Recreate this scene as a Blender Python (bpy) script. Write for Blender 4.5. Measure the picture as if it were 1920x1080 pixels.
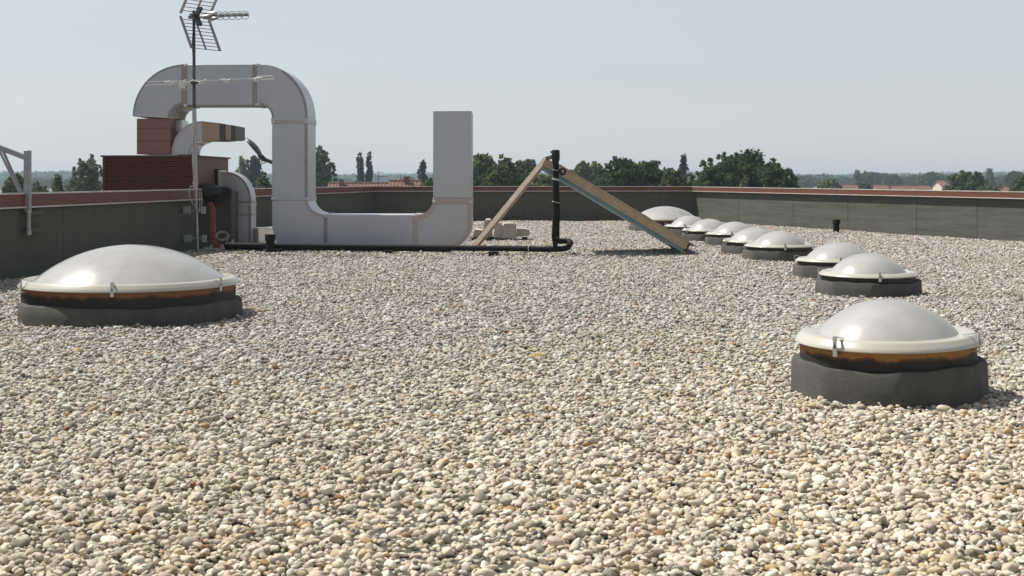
import bpy, bmesh, math, random
import numpy as np
from mathutils import Vector, Matrix
R = math.radians
scene = bpy.context.scene
COL = scene.collection
for o in list(bpy.data.objects): bpy.data.objects.remove(o)

# ------------------------------------------------------------------ camera, sky, sun, exposure
F, HZ, EYE = 2500.0, 332.0, 1.5          # focal length and horizon row in photo pixels (1920 wide), eye height in m
cam_d = bpy.data.cameras.new("camera"); cam = bpy.data.objects.new("camera", cam_d); COL.objects.link(cam)
cam.location = (0, 0, EYE); cam.rotation_euler = (R(90), 0, 0)
cam_d.lens = F / 1920 * 36; cam_d.shift_y = -(540 - HZ) / 1920
cam_d.clip_start = 0.1; cam_d.clip_end = 20000
cam_d.dof.use_dof = True; cam_d.dof.focus_distance = 17.0; cam_d.dof.aperture_fstop = 8.0
scene.camera = cam
SUN = Vector((-0.63, 0.30, 1.0)).normalized()          # towards the sun
w = bpy.data.worlds.new("World"); scene.world = w; w.use_nodes = True
nt = w.node_tree; bg = nt.nodes["Background"]
sky = nt.nodes.new("ShaderNodeTexSky"); sky.sky_type = 'NISHITA'; sky.sun_disc = False
sky.sun_elevation = math.asin(SUN.z); sky.sun_rotation = math.atan2(SUN.x, SUN.y)
sky.altitude = 100; sky.air_density = 1.0; sky.dust_density = 0.8; sky.ozone_density = 1.0
hs = nt.nodes.new("ShaderNodeHueSaturation"); hs.inputs['Saturation'].default_value = 0.47
nt.links.new(sky.outputs[0], hs.inputs['Color']); tint = nt.nodes.new('ShaderNodeVectorMath'); tint.operation = 'MULTIPLY'; tint.inputs[1].default_value = (.985, .995, 1.0)   # greenish summer haze
tcw = nt.nodes.new('ShaderNodeTexCoord'); sep = nt.nodes.new('ShaderNodeSeparateXYZ'); nt.links.new(tcw.outputs['Generated'], sep.inputs[0])
mrw = nt.nodes.new('ShaderNodeMapRange'); mrw.inputs[1].default_value = 0; mrw.inputs[2].default_value = .55; mrw.inputs[3].default_value = .68; mrw.inputs[4].default_value = 0.0; nt.links.new(sep.outputs[2], mrw.inputs[0])
mpw = nt.nodes.new('ShaderNodeMapping'); mpw.inputs['Scale'].default_value = (3, 3, 11); nt.links.new(tcw.outputs['Generated'], mpw.inputs[0])
nzw = nt.nodes.new('ShaderNodeTexNoise'); nzw.inputs['Scale'].default_value = 1.6; nzw.inputs['Detail'].default_value = 7; nt.links.new(mpw.outputs[0], nzw.inputs['Vector'])
hzc = nt.nodes.new('ShaderNodeMix'); hzc.data_type = 'RGBA'; hzc.inputs[6].default_value = (4.4, 5.1, 5.5, 1); hzc.inputs[7].default_value = (5.75, 6.2, 6.3, 1); nt.links.new(nzw.outputs[0], hzc.inputs[0])
hzm = nt.nodes.new('ShaderNodeMix'); hzm.data_type = 'RGBA'; nt.links.new(mrw.outputs[0], hzm.inputs[0]); nt.links.new(hs.outputs[0], hzm.inputs[6]); nt.links.new(hzc.outputs[2], hzm.inputs[7])
nt.links.new(hzm.outputs[2], tint.inputs[0]); nt.links.new(tint.outputs[0], bg.inputs['Color'])
bg.inputs['Strength'].default_value = 0.10
sl = bpy.data.lights.new("sun", 'SUN'); sun = bpy.data.objects.new("sun", sl); COL.objects.link(sun)
sun.rotation_euler = SUN.to_track_quat('Z', 'Y').to_euler(); sl.energy = 5.0; sl.angle = R(0.6); sl.color = (1.0, 0.95, 0.87)
vs = scene.view_settings; vs.view_transform = 'Standard'; vs.look = 'None'; vs.exposure = 0.25; vs.gamma = 1.0
scene.cycles.use_denoising = True; scene.cycles.denoising_prefilter = 'ACCURATE'; scene.cycles.denoising_input_passes = 'RGB_ALBEDO_NORMAL'
scene.cycles.volume_bounces = 0
scene.cycles.max_bounces = 8

# ------------------------------------------------------------------ helpers
def P(x, y, d): return Vector(((x - 960) * d / F, d, EYE - (y - HZ) * d / F))
def XX(x, d): return (x - 960) * d / F
def ZZ(y, d): return EYE - (y - HZ) * d / F
def lin(*c): return tuple((v / 12.92 if v <= .04045 else ((v + .055) / 1.055) ** 2.4) for v in [q / 255 for q in c]) + (1,)

class MB:
    def __init__(s): s.v = []; s.f = []; s.m = []; s.cm = 0
    def quad(s, *idx): s.f.append(tuple(idx)); s.m.append(s.cm)
    def add(s, vs, fs):
        b = len(s.v); s.v += [Vector(p) for p in vs]
        for f in fs: s.f.append(tuple(i + b for i in f)); s.m.append(s.cm)
        return s
    def box(s, x0, x1, y0, y1, z0, z1):
        return s.add([(x0,y0,z0),(x1,y0,z0),(x1,y1,z0),(x0,y1,z0),(x0,y0,z1),(x1,y0,z1),(x1,y1,z1),(x0,y1,z1)],
                     [(0,3,2,1),(4,5,6,7),(0,1,5,4),(1,2,6,5),(2,3,7,6),(3,0,4,7)])
    def bar(s, a, b, wd, ht, up=(0,0,1), roll=0):
        a, b = Vector(a), Vector(b); d = (b - a).normalized(); up = Vector(up)
        if abs(d.dot(up)) > .98: up = Vector((0,1,0))
        x = d.cross(up).normalized(); z = x.cross(d)
        if roll:
            m = Matrix.Rotation(roll, 3, d); x = m @ x; z = m @ z
        vs = []
        for p in (a, b):
            for sx, sz in ((-1,-1),(1,-1),(1,1),(-1,1)): vs.append(p + x*sx*wd/2 + z*sz*ht/2)
        return s.add(vs, [(0,1,2,3),(7,6,5,4),(0,4,5,1),(1,5,6,2),(2,6,7,3),(3,7,4,0)])
    def tube(s, pts, r, n=10, cap=True):
        pts = [Vector(p) for p in pts]; rs = r if isinstance(r, (list, tuple)) else [r]*len(pts)
        rings = []; b = len(s.v); px = None
        for i, p in enumerate(pts):
            d = (pts[min(i+1, len(pts)-1)] - pts[max(i-1, 0)]).normalized()
            if px is None:
                ref = Vector((0,0,1)) if abs(d.z) < .9 else Vector((0,1,0)); x = d.cross(ref).normalized()
            else:
                x = (px - d*px.dot(d)).normalized()
            px = x; y = d.cross(x)
            s.v += [p + (x*math.cos(2*math.pi*k/n) + y*math.sin(2*math.pi*k/n))*rs[i] for k in range(n)]
        for i in range(len(pts)-1):
            for k in range(n):
                a0 = b+i*n+k; a1 = b+i*n+(k+1) % n
                s.f.append((a0, a1, a1+n, a0+n)); s.m.append(s.cm)
        if cap:
            s.f.append(tuple(b+k for k in range(n))[::-1]); s.m.append(s.cm)
            e = b+(len(pts)-1)*n; s.f.append(tuple(e+k for k in range(n))); s.m.append(s.cm)
        return s
    def lathe(s, prof, n=64, c=(0,0,0), closed=False, wob=None):
        b = len(s.v); c = Vector(c)
        for j, (r, z) in enumerate(prof):
            for k in range(n):
                a = 2*math.pi*k/n; rr = r * (1 + (wob(a, z) if wob else 0))
                s.v.append(c + Vector((rr*math.cos(a), rr*math.sin(a), z)))
        m = len(prof)
        for j in range(m if closed else m-1):
            for k in range(n):
                a0 = b+j*n+k; a1 = b+j*n+(k+1) % n; j2 = (j+1) % m
                s.f.append((a0, a1, b+j2*n+(k+1) % n, b+j2*n+k)); s.m.append(s.cm)
        return s
    def prism(s, poly, y0, y1):            # poly of (x,z), extruded along y
        n = len(poly); b = len(s.v)
        ar = sum(poly[i][0]*poly[(i+1) % n][1] - poly[(i+1) % n][0]*poly[i][1] for i in range(n))
        if ar < 0: poly = poly[::-1]
        s.v += [Vector((x, y0, z)) for x, z in poly] + [Vector((x, y1, z)) for x, z in poly]
        s.f.append(tuple(range(b, b+n))); s.m.append(s.cm)
        s.f.append(tuple(range(b+n, b+2*n))[::-1]); s.m.append(s.cm)
        for i in range(n):
            j = (i+1) % n; s.f.append((b+i, b+n+i, b+n+j, b+j)); s.m.append(s.cm)
        return s
    def strip(s, outer, inner, y0, y1):    # paired outlines (x,z) swept in depth: a bent box duct
        b = len(s.v); n = len(outer)
        for (ox, oz), (ix, iz) in zip(outer, inner):
            s.v += [Vector((ox,y0,oz)), Vector((ix,y0,iz)), Vector((ix,y1,iz)), Vector((ox,y1,oz))]
        for i in range(n-1):
            for k in range(4):
                a, c = b+4*i+k, b+4*i+(k+1) % 4
                s.f.append((a, c, c+4, a+4)); s.m.append(s.cm)
        s.f.append((b+3,b+2,b+1,b)); s.m.append(s.cm); e = b+4*(n-1)
        s.f.append((e,e+1,e+2,e+3)); s.m.append(s.cm)
        return s

def make(name, mb, mat, parent=None, loc=None, smooth=35, bevel=0, xf=None):
    base = Vector(loc) if loc is not None else (WLOC.get(parent.name, Vector()) if parent else Vector())
    vs = [(xf @ v if xf else v) for v in mb.v]
    me = bpy.data.meshes.new(name); me.from_pydata([tuple(v - base) for v in vs], [], mb.f)
    mats = mat if isinstance(mat, (list, tuple)) else [mat]
    for m in mats: me.materials.append(m)
    me.polygons.foreach_set('material_index', mb.m)
    bm = bmesh.new(); bm.from_mesh(me); bmesh.ops.recalc_face_normals(bm, faces=bm.faces); bm.to_mesh(me); bm.free()
    if smooth:
        me.polygons.foreach_set('use_smooth', [True]*len(me.polygons)); me.set_sharp_from_angle(angle=R(smooth))
    me.update()
    o = bpy.data.objects.new(name, me); COL.objects.link(o)
    if parent: o.parent = parent; WLOC[o.name] = base
    else: o.location = base; WLOC[o.name] = base
    if bevel:
        bv = o.modifiers.new("bevel", 'BEVEL'); bv.width = bevel; bv.segments = 2; bv.limit_method = 'ANGLE'; bv.angle_limit = R(40)
    return o
WLOC = {}
def tag(o, label=None, cat=None, group=None, kind=None):
    if label: o['label'] = label
    if cat: o['category'] = cat
    if group: o['group'] = group
    if kind: o['kind'] = kind
    return o
def thing(name, loc, label, cat, group=None):
    o = bpy.data.objects.new(name, None); COL.objects.link(o); o.location = loc; o.empty_display_size = .2
    WLOC[o.name] = Vector(loc)
    return tag(o, label, cat, group)
def copy_tree(o, parent=None):
    c = o.copy(); COL.objects.link(c)
    if parent: c.parent = parent
    for ch in list(o.children):
        if ch is not c: copy_tree(ch, c)
    return c

# ------------------------------------------------------------------ materials
def mat(name, c, rough=.6, metal=0., c2=None, vs=2.0, var=.5, bump=0., bs=60., spec=.5, fine=None, stretch=None, coat=0, wave=None):
    m = bpy.data.materials.new(name); m.use_nodes = True; N = m.node_tree.nodes; L = m.node_tree.links
    b = N["Principled BSDF"]; b.inputs['Roughness'].default_value = rough; b.inputs['Metallic'].default_value = metal
    b.inputs['Specular IOR Level'].default_value = spec; b.inputs['Coat Weight'].default_value = coat
    c = tuple(c[:3]) + (1,)
    c2 = tuple(c2[:3]) + (1,) if c2 else tuple(v*.7 for v in c[:3]) + (1,)
    tc = N.new("ShaderNodeTexCoord"); vec = tc.outputs['Object']
    if stretch:
        mp = N.new("ShaderNodeMapping"); mp.inputs['Scale'].default_value = stretch; L.new(vec, mp.inputs[0]); vec = mp.outputs[0]
    n1 = N.new("ShaderNodeTexNoise"); n1.inputs['Scale'].default_value = vs; n1.inputs['Detail'].default_value = 6; n1.inputs['Roughness'].default_value = .62
    L.new(vec, n1.inputs['Vector'])
    rp = N.new("ShaderNodeValToRGB"); rp.color_ramp.elements[0].position = .5-var*.4; rp.color_ramp.elements[1].position = .5+var*.4
    rp.color_ramp.elements[0].color = c2; rp.color_ramp.elements[1].color = c
    L.new(n1.outputs[0], rp.inputs[0]); out = rp.outputs[0]
    if fine:
        n2 = N.new("ShaderNodeTexNoise"); n2.inputs['Scale'].default_value = fine; n2.inputs['Detail'].default_value = 2
        L.new(vec, n2.inputs['Vector'])
        mx = N.new("ShaderNodeMix"); mx.data_type = 'RGBA'; mx.blend_type = 'OVERLAY'; mx.inputs[0].default_value = .55
        L.new(out, mx.inputs[6]); L.new(n2.outputs[0], mx.inputs[7]); out = mx.outputs[2]
    L.new(out, b.inputs['Base Color'])
    if wave:
        mp2 = N.new("ShaderNodeMapping"); mp2.inputs['Scale'].default_value = wave[1]; L.new(tc.outputs['Object'], mp2.inputs[0])
        n4 = N.new("ShaderNodeTexNoise"); n4.inputs['Scale'].default_value = 1; n4.inputs['Detail'].default_value = 4; L.new(mp2.outputs[0], n4.inputs['Vector'])
        bw = N.new("ShaderNodeBump"); bw.inputs['Strength'].default_value = wave[0]; bw.inputs['Distance'].default_value = wave[2]
        L.new(n4.outputs[0], bw.inputs['Height']); L.new(bw.outputs[0], b.inputs['Normal'])
    if bump:
        n3 = N.new("ShaderNodeTexNoise"); n3.inputs['Scale'].default_value = bs; n3.inputs['Detail'].default_value = 3
        L.new(vec, n3.inputs['Vector'])
        bp = N.new("ShaderNodeBump"); bp.inputs['Strength'].default_value = bump; bp.inputs['Distance'].default_value = .02
        L.new(n3.outputs[0], bp.inputs['Height']); L.new(bp.outputs[0], b.inputs['Normal'])
        if wave: L.new(bw.outputs[0], bp.inputs['Normal'])
    return m

M = {}
M['bitumen'] = mat('bitumen_felt', (.106,.106,.084), .85, c2=(.076,.078,.063), vs=1.7, var=.9, bump=.35, bs=90, fine=160, spec=.3, wave=(.6,(.6,.6,4.5),.05))
M['curb_felt'] = mat('curb_felt', (.125,.122,.102), .85, c2=(.055,.056,.05), vs=4.5, var=.8, bump=.6, bs=150, fine=170, spec=.35, wave=(.15,(3,3,9),.02))
M['bitumen_dark'] = mat('bitumen_seam', (.072,.072,.066), .9, vs=6, spec=.2)
M['coping'] = mat('brown_coping', (.150,.052,.030), .55, c2=(.12,.041,.024), vs=.8, var=.9, spec=.4)
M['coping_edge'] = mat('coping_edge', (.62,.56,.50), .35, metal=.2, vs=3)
M['deck'] = mat('roof_felt', (.10,.088,.07), .95, c2=(.05,.045,.037), vs=30, var=1, bump=.5, bs=60)
M['foil'] = mat('aluminium_cladding', (.50,.49,.51), .38, metal=.4, c2=(.44,.43,.45), vs=1.6, var=.9, bump=.04, bs=14, fine=220, wave=(.35,(1.6,1.6,1.2),.05))
M['foil_bright'] = mat('bright_foil', (.72,.70,.68), .3, metal=.75, c2=(.5,.47,.44), vs=9, var=.8, bump=.25, bs=25)
M['tape'] = mat('foil_tape', (.52,.43,.40), .38, metal=.4, c2=(.38,.30,.28), vs=12, var=.8, bump=.3, bs=45)
M['tape_brown'] = mat('brown_tape', (.36,.30,.29), .4, metal=.3, c2=(.28,.23,.22), vs=8, bump=.2, bs=40)
M['copper'] = mat('browned_foil', (.42,.30,.21), .42, metal=.35, c2=(.31,.21,.15), vs=5, var=.9, bump=.2, bs=20)
M['brown_sheet'] = mat('brown_sheet', (.135,.056,.040), .5, c2=(.11,.045,.033), vs=1.2, var=.9, spec=.4)
M['louvre'] = mat('louvre_brown_lit', (.25,.098,.062), .5, c2=(.21,.082,.052), vs=1.2, var=.9)  # slat colour lifted above the casing's, so the gaps look shaded
M['red_sheet'] = mat('red_brown_sheet', (.27,.125,.105), .5, c2=(.225,.10,.085), vs=1.5, var=.9)
M['black'] = mat('black_rubber', (.012,.012,.012), .6, vs=8, bump=.3, bs=30, spec=.35)
M['blackpipe'] = mat('black_insulation', (.010,.010,.011), .75, vs=6, bump=.5, bs=25, spec=.25)
M['steel'] = mat('galvanised_steel', (.42,.42,.41), .42, metal=.6, c2=(.33,.33,.33), vs=14, fine=60)
M['greypaint'] = mat('grey_steel_paint', (.34,.34,.345), .45, metal=.3, c2=(.27,.27,.28), vs=5, fine=50)
M['darkmetal'] = mat('weathered_metal', (.10,.10,.10), .5, metal=.5, vs=10)
M['alu'] = mat('dull_aluminium', (.44,.42,.39), .4, metal=.5, c2=(.3,.28,.26), vs=20)
M['alu_bright'] = mat('bright_aluminium', (.78,.76,.72), .35, metal=.3, vs=20)
M['wood'] = mat('bare_pine', (.60,.44,.27), .6, c2=(.34,.23,.135), vs=5, var=.8, bump=.15, bs=20, stretch=(1,1,1), fine=50)
M['wood_grey'] = mat('weathered_pine', (.47,.38,.29), .65, c2=(.33,.25,.19), vs=6, var=.8, bump=.15, bs=30, fine=50)
M['teal'] = mat('teal_backing_sheet', (.16,.25,.26), .4, c2=(.09,.15,.16), vs=2, metal=.2)
M['glass'] = mat('collector_glass', (.03,.05,.06), .08, vs=2, spec=.7)
M['concrete'] = mat('cast_concrete', (.46,.43,.36), .85, c2=(.33,.30,.24), vs=4, var=.9, bump=.3, bs=50, fine=90)
M['clip'] = mat('zinc_clip', (.62,.61,.58), .35, metal=.6, vs=20)
M['hole'] = mat('dark_slot', (.015,.015,.015), .8)
M['red'] = mat('red_hose', (.29,.045,.027), .45, c2=(.22,.035,.022), vs=8)
M['cable'] = mat('grey_cable', (.42,.40,.36), .5, vs=8)
M['plaster'] = mat('house_plaster', (.66,.56,.46), .85, c2=(.58,.49,.4), vs=.5)
M['white_plaster'] = mat('white_plaster', (.72,.70,.66), .85, vs=.5)
M['window'] = mat('dark_window', (.04,.05,.06), .2)
M['tower'] = mat('tower_concrete', (.42,.43,.45), .8, vs=.1)
M['bark'] = mat('bark', (.12,.095,.07), .9, vs=3, bump=.5, bs=12)
M['soil'] = mat('field', (.10,.12,.055), 1., c2=(.16,.14,.08), vs=.01, var=.8, fine=.2)
M['dryleaf'] = mat('dry_leaf', (.34,.24,.07), .6, c2=(.22,.15,.05), vs=30)

def tiles():
    m = mat('terracotta_tiles', (.20,.095,.062), .85, c2=(.14,.065,.043), vs=1.6, var=.9, fine=9, bump=.3, bs=20)
    return m
M['tiles'] = tiles()

def dome_mat():
    m = bpy.data.materials.new('opal_acrylic'); m.use_nodes = True; N = m.node_tree.nodes; L = m.node_tree.links
    b = N["Principled BSDF"]; out = N["Material Output"]
    tc = N.new("ShaderNodeTexCoord"); n = N.new("ShaderNodeTexNoise"); n.inputs['Scale'].default_value = 2.2; n.inputs['Detail'].default_value = 8; n.inputs['Roughness'].default_value = .7
    L.new(tc.outputs['Object'], n.inputs['Vector'])
    rp = N.new("ShaderNodeValToRGB"); rp.color_ramp.elements[0].position = .3; rp.color_ramp.elements[1].position = .65
    rp.color_ramp.elements[0].color = (.47,.445,.395,1); rp.color_ramp.elements[1].color = (.585,.575,.55,1)
    L.new(n.outputs[0], rp.inputs[0]); L.new(rp.outputs[0], b.inputs['Base Color'])
    b.inputs['Roughness'].default_value = .2; b.inputs['Coat Weight'].default_value = .8; b.inputs['Coat Roughness'].default_value = .12
    n2 = N.new("ShaderNodeTexNoise"); n2.inputs['Scale'].default_value = 3.5; n2.inputs['Detail'].default_value = 5
    L.new(tc.outputs['Object'], n2.inputs['Vector'])
    mr = N.new("ShaderNodeMapRange"); mr.inputs[3].default_value = .16; mr.inputs[4].default_value = .32; L.new(n2.outputs[0], mr.inputs[0]); L.new(mr.outputs[0], b.inputs['Roughness'])
    t = N.new("ShaderNodeBsdfTranslucent"); L.new(rp.outputs[0], t.inputs['Color'])
    mx = N.new("ShaderNodeMixShader"); mx.inputs[0].default_value = .22
    L.new(b.outputs[0], mx.inputs[1]); L.new(t.outputs[0], mx.inputs[2]); L.new(mx.outputs[0], out.inputs['Surface'])
    return m
M['dome'] = dome_mat()
M['flange'] = mat('ivory_acrylic', (.52,.50,.43), .28, c2=(.42,.39,.31), vs=4, var=.9, coat=.3)

def rust_mat(name, top, mid, z0, z1):
    # tar run over a rusty band: colour of the ring itself, by height, with a ragged border
    m = bpy.data.materials.new(name); m.use_nodes = True; N = m.node_tree.nodes; L = m.node_tree.links
    b = N["Principled BSDF"]; b.inputs['Roughness'].default_value = .7
    tc = N.new("ShaderNodeTexCoord"); sp = N.new("ShaderNodeSeparateXYZ"); L.new(tc.outputs['Object'], sp.inputs[0])
    n = N.new("ShaderNodeTexNoise"); n.inputs['Scale'].default_value = 7; n.inputs['Detail'].default_value = 6
    L.new(tc.outputs['Object'], n.inputs['Vector'])
    mr = N.new("ShaderNodeMapRange"); mr.inputs[1].default_value = z0; mr.inputs[2].default_value = z1; L.new(sp.outputs[2], mr.inputs[0])
    a = N.new("ShaderNodeMath"); a.operation = 'MULTIPLY_ADD'; a.inputs[1].default_value = .7; L.new(n.outputs[0], a.inputs[0]); L.new(mr.outputs[0], a.inputs[2])
    rp = N.new("ShaderNodeValToRGB"); e = rp.color_ramp.elements
    e[0].position = .80; e[0].color = (.018,.016,.014,1); e[1].position = 1.0; e[1].color = mid + (1,)
    e2 = e.new(.98); e2.color = tuple(v*.5 for v in mid) + (1,)
    L.new(a.outputs[0], rp.inputs[0])
    n2 = N.new("ShaderNodeTexNoise"); n2.inputs['Scale'].default_value = 16; L.new(tc.outputs['Object'], n2.inputs['Vector'])
    mx = N.new("ShaderNodeMix"); mx.data_type = 'RGBA'; mx.blend_type = 'MULTIPLY'; mx.inputs[0].default_value = .5
    L.new(rp.outputs[0], mx.inputs[6]); L.new(n2.outputs[1], mx.inputs[7])
    L.new(mx.outputs[2], b.inputs['Base Color'])
    return m

def leaf_mat(name, dark, light):
    m = bpy.data.materials.new(name); m.use_nodes = True; N = m.node_tree.nodes; L = m.node_tree.links
    out = N["Material Output"]; N.remove(N["Principled BSDF"])
    at = N.new("ShaderNodeAttribute"); at.attribute_name = 'tone'
    rp = N.new("ShaderNodeValToRGB"); rp.color_ramp.elements[0].color = tuple(dark)+(1,); rp.color_ramp.elements[1].color = tuple(light)+(1,)
    L.new(at.outputs['Fac'], rp.inputs[0])
    d = N.new("ShaderNodeBsdfDiffuse"); t = N.new("ShaderNodeBsdfTranslucent"); L.new(rp.outputs[0], d.inputs[0]); L.new(rp.outputs[0], t.inputs[0])
    mx = N.new("ShaderNodeMixShader"); mx.inputs[0].default_value = .36
    L.new(d.outputs[0], mx.inputs[1]); L.new(t.outputs[0], mx.inputs[2]); L.new(mx.outputs[0], out.inputs['Surface'])
    return m
LM = {
 'dark': leaf_mat('dark_foliage', (0.031,0.068,0.030), (0.103,0.169,0.068)),
 'mid': leaf_mat('mid_foliage', (0.048,0.091,0.038), (0.155,0.220,0.085)),
 'light': leaf_mat('light_foliage', (0.078,0.110,0.047), (0.240,0.265,0.127)),
 'grey': leaf_mat('grey_foliage', (0.087,0.103,0.068), (0.259,0.258,0.186)),
 'poplar': leaf_mat('poplar_foliage', (0.026,0.044,0.029), (0.078,0.106,0.060)),
}

# ------------------------------------------------------------------ ground, roof, walls
GZ = -8.0
gm = MB().add([(-7000,-300,GZ),(7000,-300,GZ),(7000,9000,GZ),(-7000,9000,GZ)], [(0,1,2,3)])
tag(make('ground', gm, M['soil'], smooth=0), kind='structure')

A0, A1 = Vector((-8.70,5.0)), Vector((-6.42,27.2))
B0, B1 = Vector((-7.9,34.8)), Vector((-4.68,45.0))
C1 = Vector((6.12,45.0)); D1 = Vector((18.0,12.0))
deck_poly = [(-20,2),(20,2),(20,10),(18.5,12),(6.5,45.4),(-5.0,45.4),(-9,33),(-12,33),(-20,20)]
dm = MB(); n = len(deck_poly)
dm.add([(x,y,0) for x,y in deck_poly]+[(x,y,GZ) for x,y in deck_poly], [tuple(range(n))]+[(i,(i+1)%n,n+(i+1)%n,n+i) for i in range(n)])
tag(make('roof_deck', dm, M['deck'], smooth=0), kind='structure')

def wall(label, a, b, za, zb, inward, seams, fa=.2, fb=.2, dz=0, thick=.32):
    a, b = Vector(a), Vector(b); d = (b-a).normalized(); L = (b-a).length
    nrm = Vector((d.y, -d.x)) * inward               # towards the gravel
    t = thing('parapet_wall', (a.x, a.y, 0), label, 'parapet wall')
    def pt(s, off, z): p = a + d*s + nrm*off; return Vector((p.x, p.y, z))
    top = lambda s: za + (zb-za)*s/L + dz
    fh = lambda s: fa + (fb-fa)*s/L
    def slab(mb, s0, s1, o0, o1, zl, zh):
        mb.add([pt(s0,o0,zl(s0)),pt(s1,o0,zl(s1)),pt(s1,o1,zl(s1)),pt(s0,o1,zl(s0)),pt(s0,o0,zh(s0)),pt(s1,o0,zh(s1)),pt(s1,o1,zh(s1)),pt(s0,o1,zh(s0))],
               [(0,3,2,1),(4,5,6,7),(0,1,5,4),(1,2,6,5),(2,3,7,6),(3,0,4,7)])
    m = MB(); slab(m, 0, L, -thick, 0, lambda s: -.05, lambda s: top(s)-.03)
    make('felted_wall', m, M['bitumen'], t)
    for s in seams:
        m = MB(); slab(m, s-.06, s+.06, 0, .005, lambda q: 0., lambda q: top(q)-fh(q)-.01); slab(m, s+.06, s+.075, 0, .002, lambda q: 0, lambda q: top(q)-fh(q)-.01)
        m.m = [0]*6+[1]*6
        make('felt_lap', m, [M['bitumen'], M['bitumen_dark']], t)
    c = MB(); slab(c, 0, L, -thick-.05, .085, lambda s: top(s)-fh(s), top)
    cp = make('coping', c, M['coping'], t, bevel=.006)
    s = 2.6
    while s < L:
        j = MB(); slab(j, s-.05, s+.05, -thick-.053, .088, lambda q: top(q)-fh(q)+.02, lambda q: top(q)+.003)
        make('coping_joint', j, M['coping'], cp); s += 3.0
    e = MB(); slab(e, 0, L, .086, .105, lambda s: top(s)-fh(s)-.004, lambda s: top(s)-fh(s)+.018)
    make('drip_edge', e, M['coping_edge'], cp)
    e = MB(); slab(e, 0, L, .03, .093, lambda s: top(s)-.010, lambda s: top(s)+.012)  # pale colour puts the sun's bright line along the coping top
    make('top_edge_highlight', e, M['coping_edge'], cp)
    return t
dA = (A1-A0).length
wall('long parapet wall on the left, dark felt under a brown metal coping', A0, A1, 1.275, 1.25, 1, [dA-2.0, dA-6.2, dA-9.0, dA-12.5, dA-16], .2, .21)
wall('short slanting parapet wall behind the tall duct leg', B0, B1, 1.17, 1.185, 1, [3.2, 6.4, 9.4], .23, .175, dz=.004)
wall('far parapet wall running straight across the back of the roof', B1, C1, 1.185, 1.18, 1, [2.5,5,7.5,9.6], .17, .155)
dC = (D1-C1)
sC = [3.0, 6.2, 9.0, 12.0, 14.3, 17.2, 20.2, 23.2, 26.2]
wall('sunlit grey parapet wall slanting forward on the right', C1, D1, 1.176, 1.16, 1, sC, .155, .155, dz=-.004)

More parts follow.
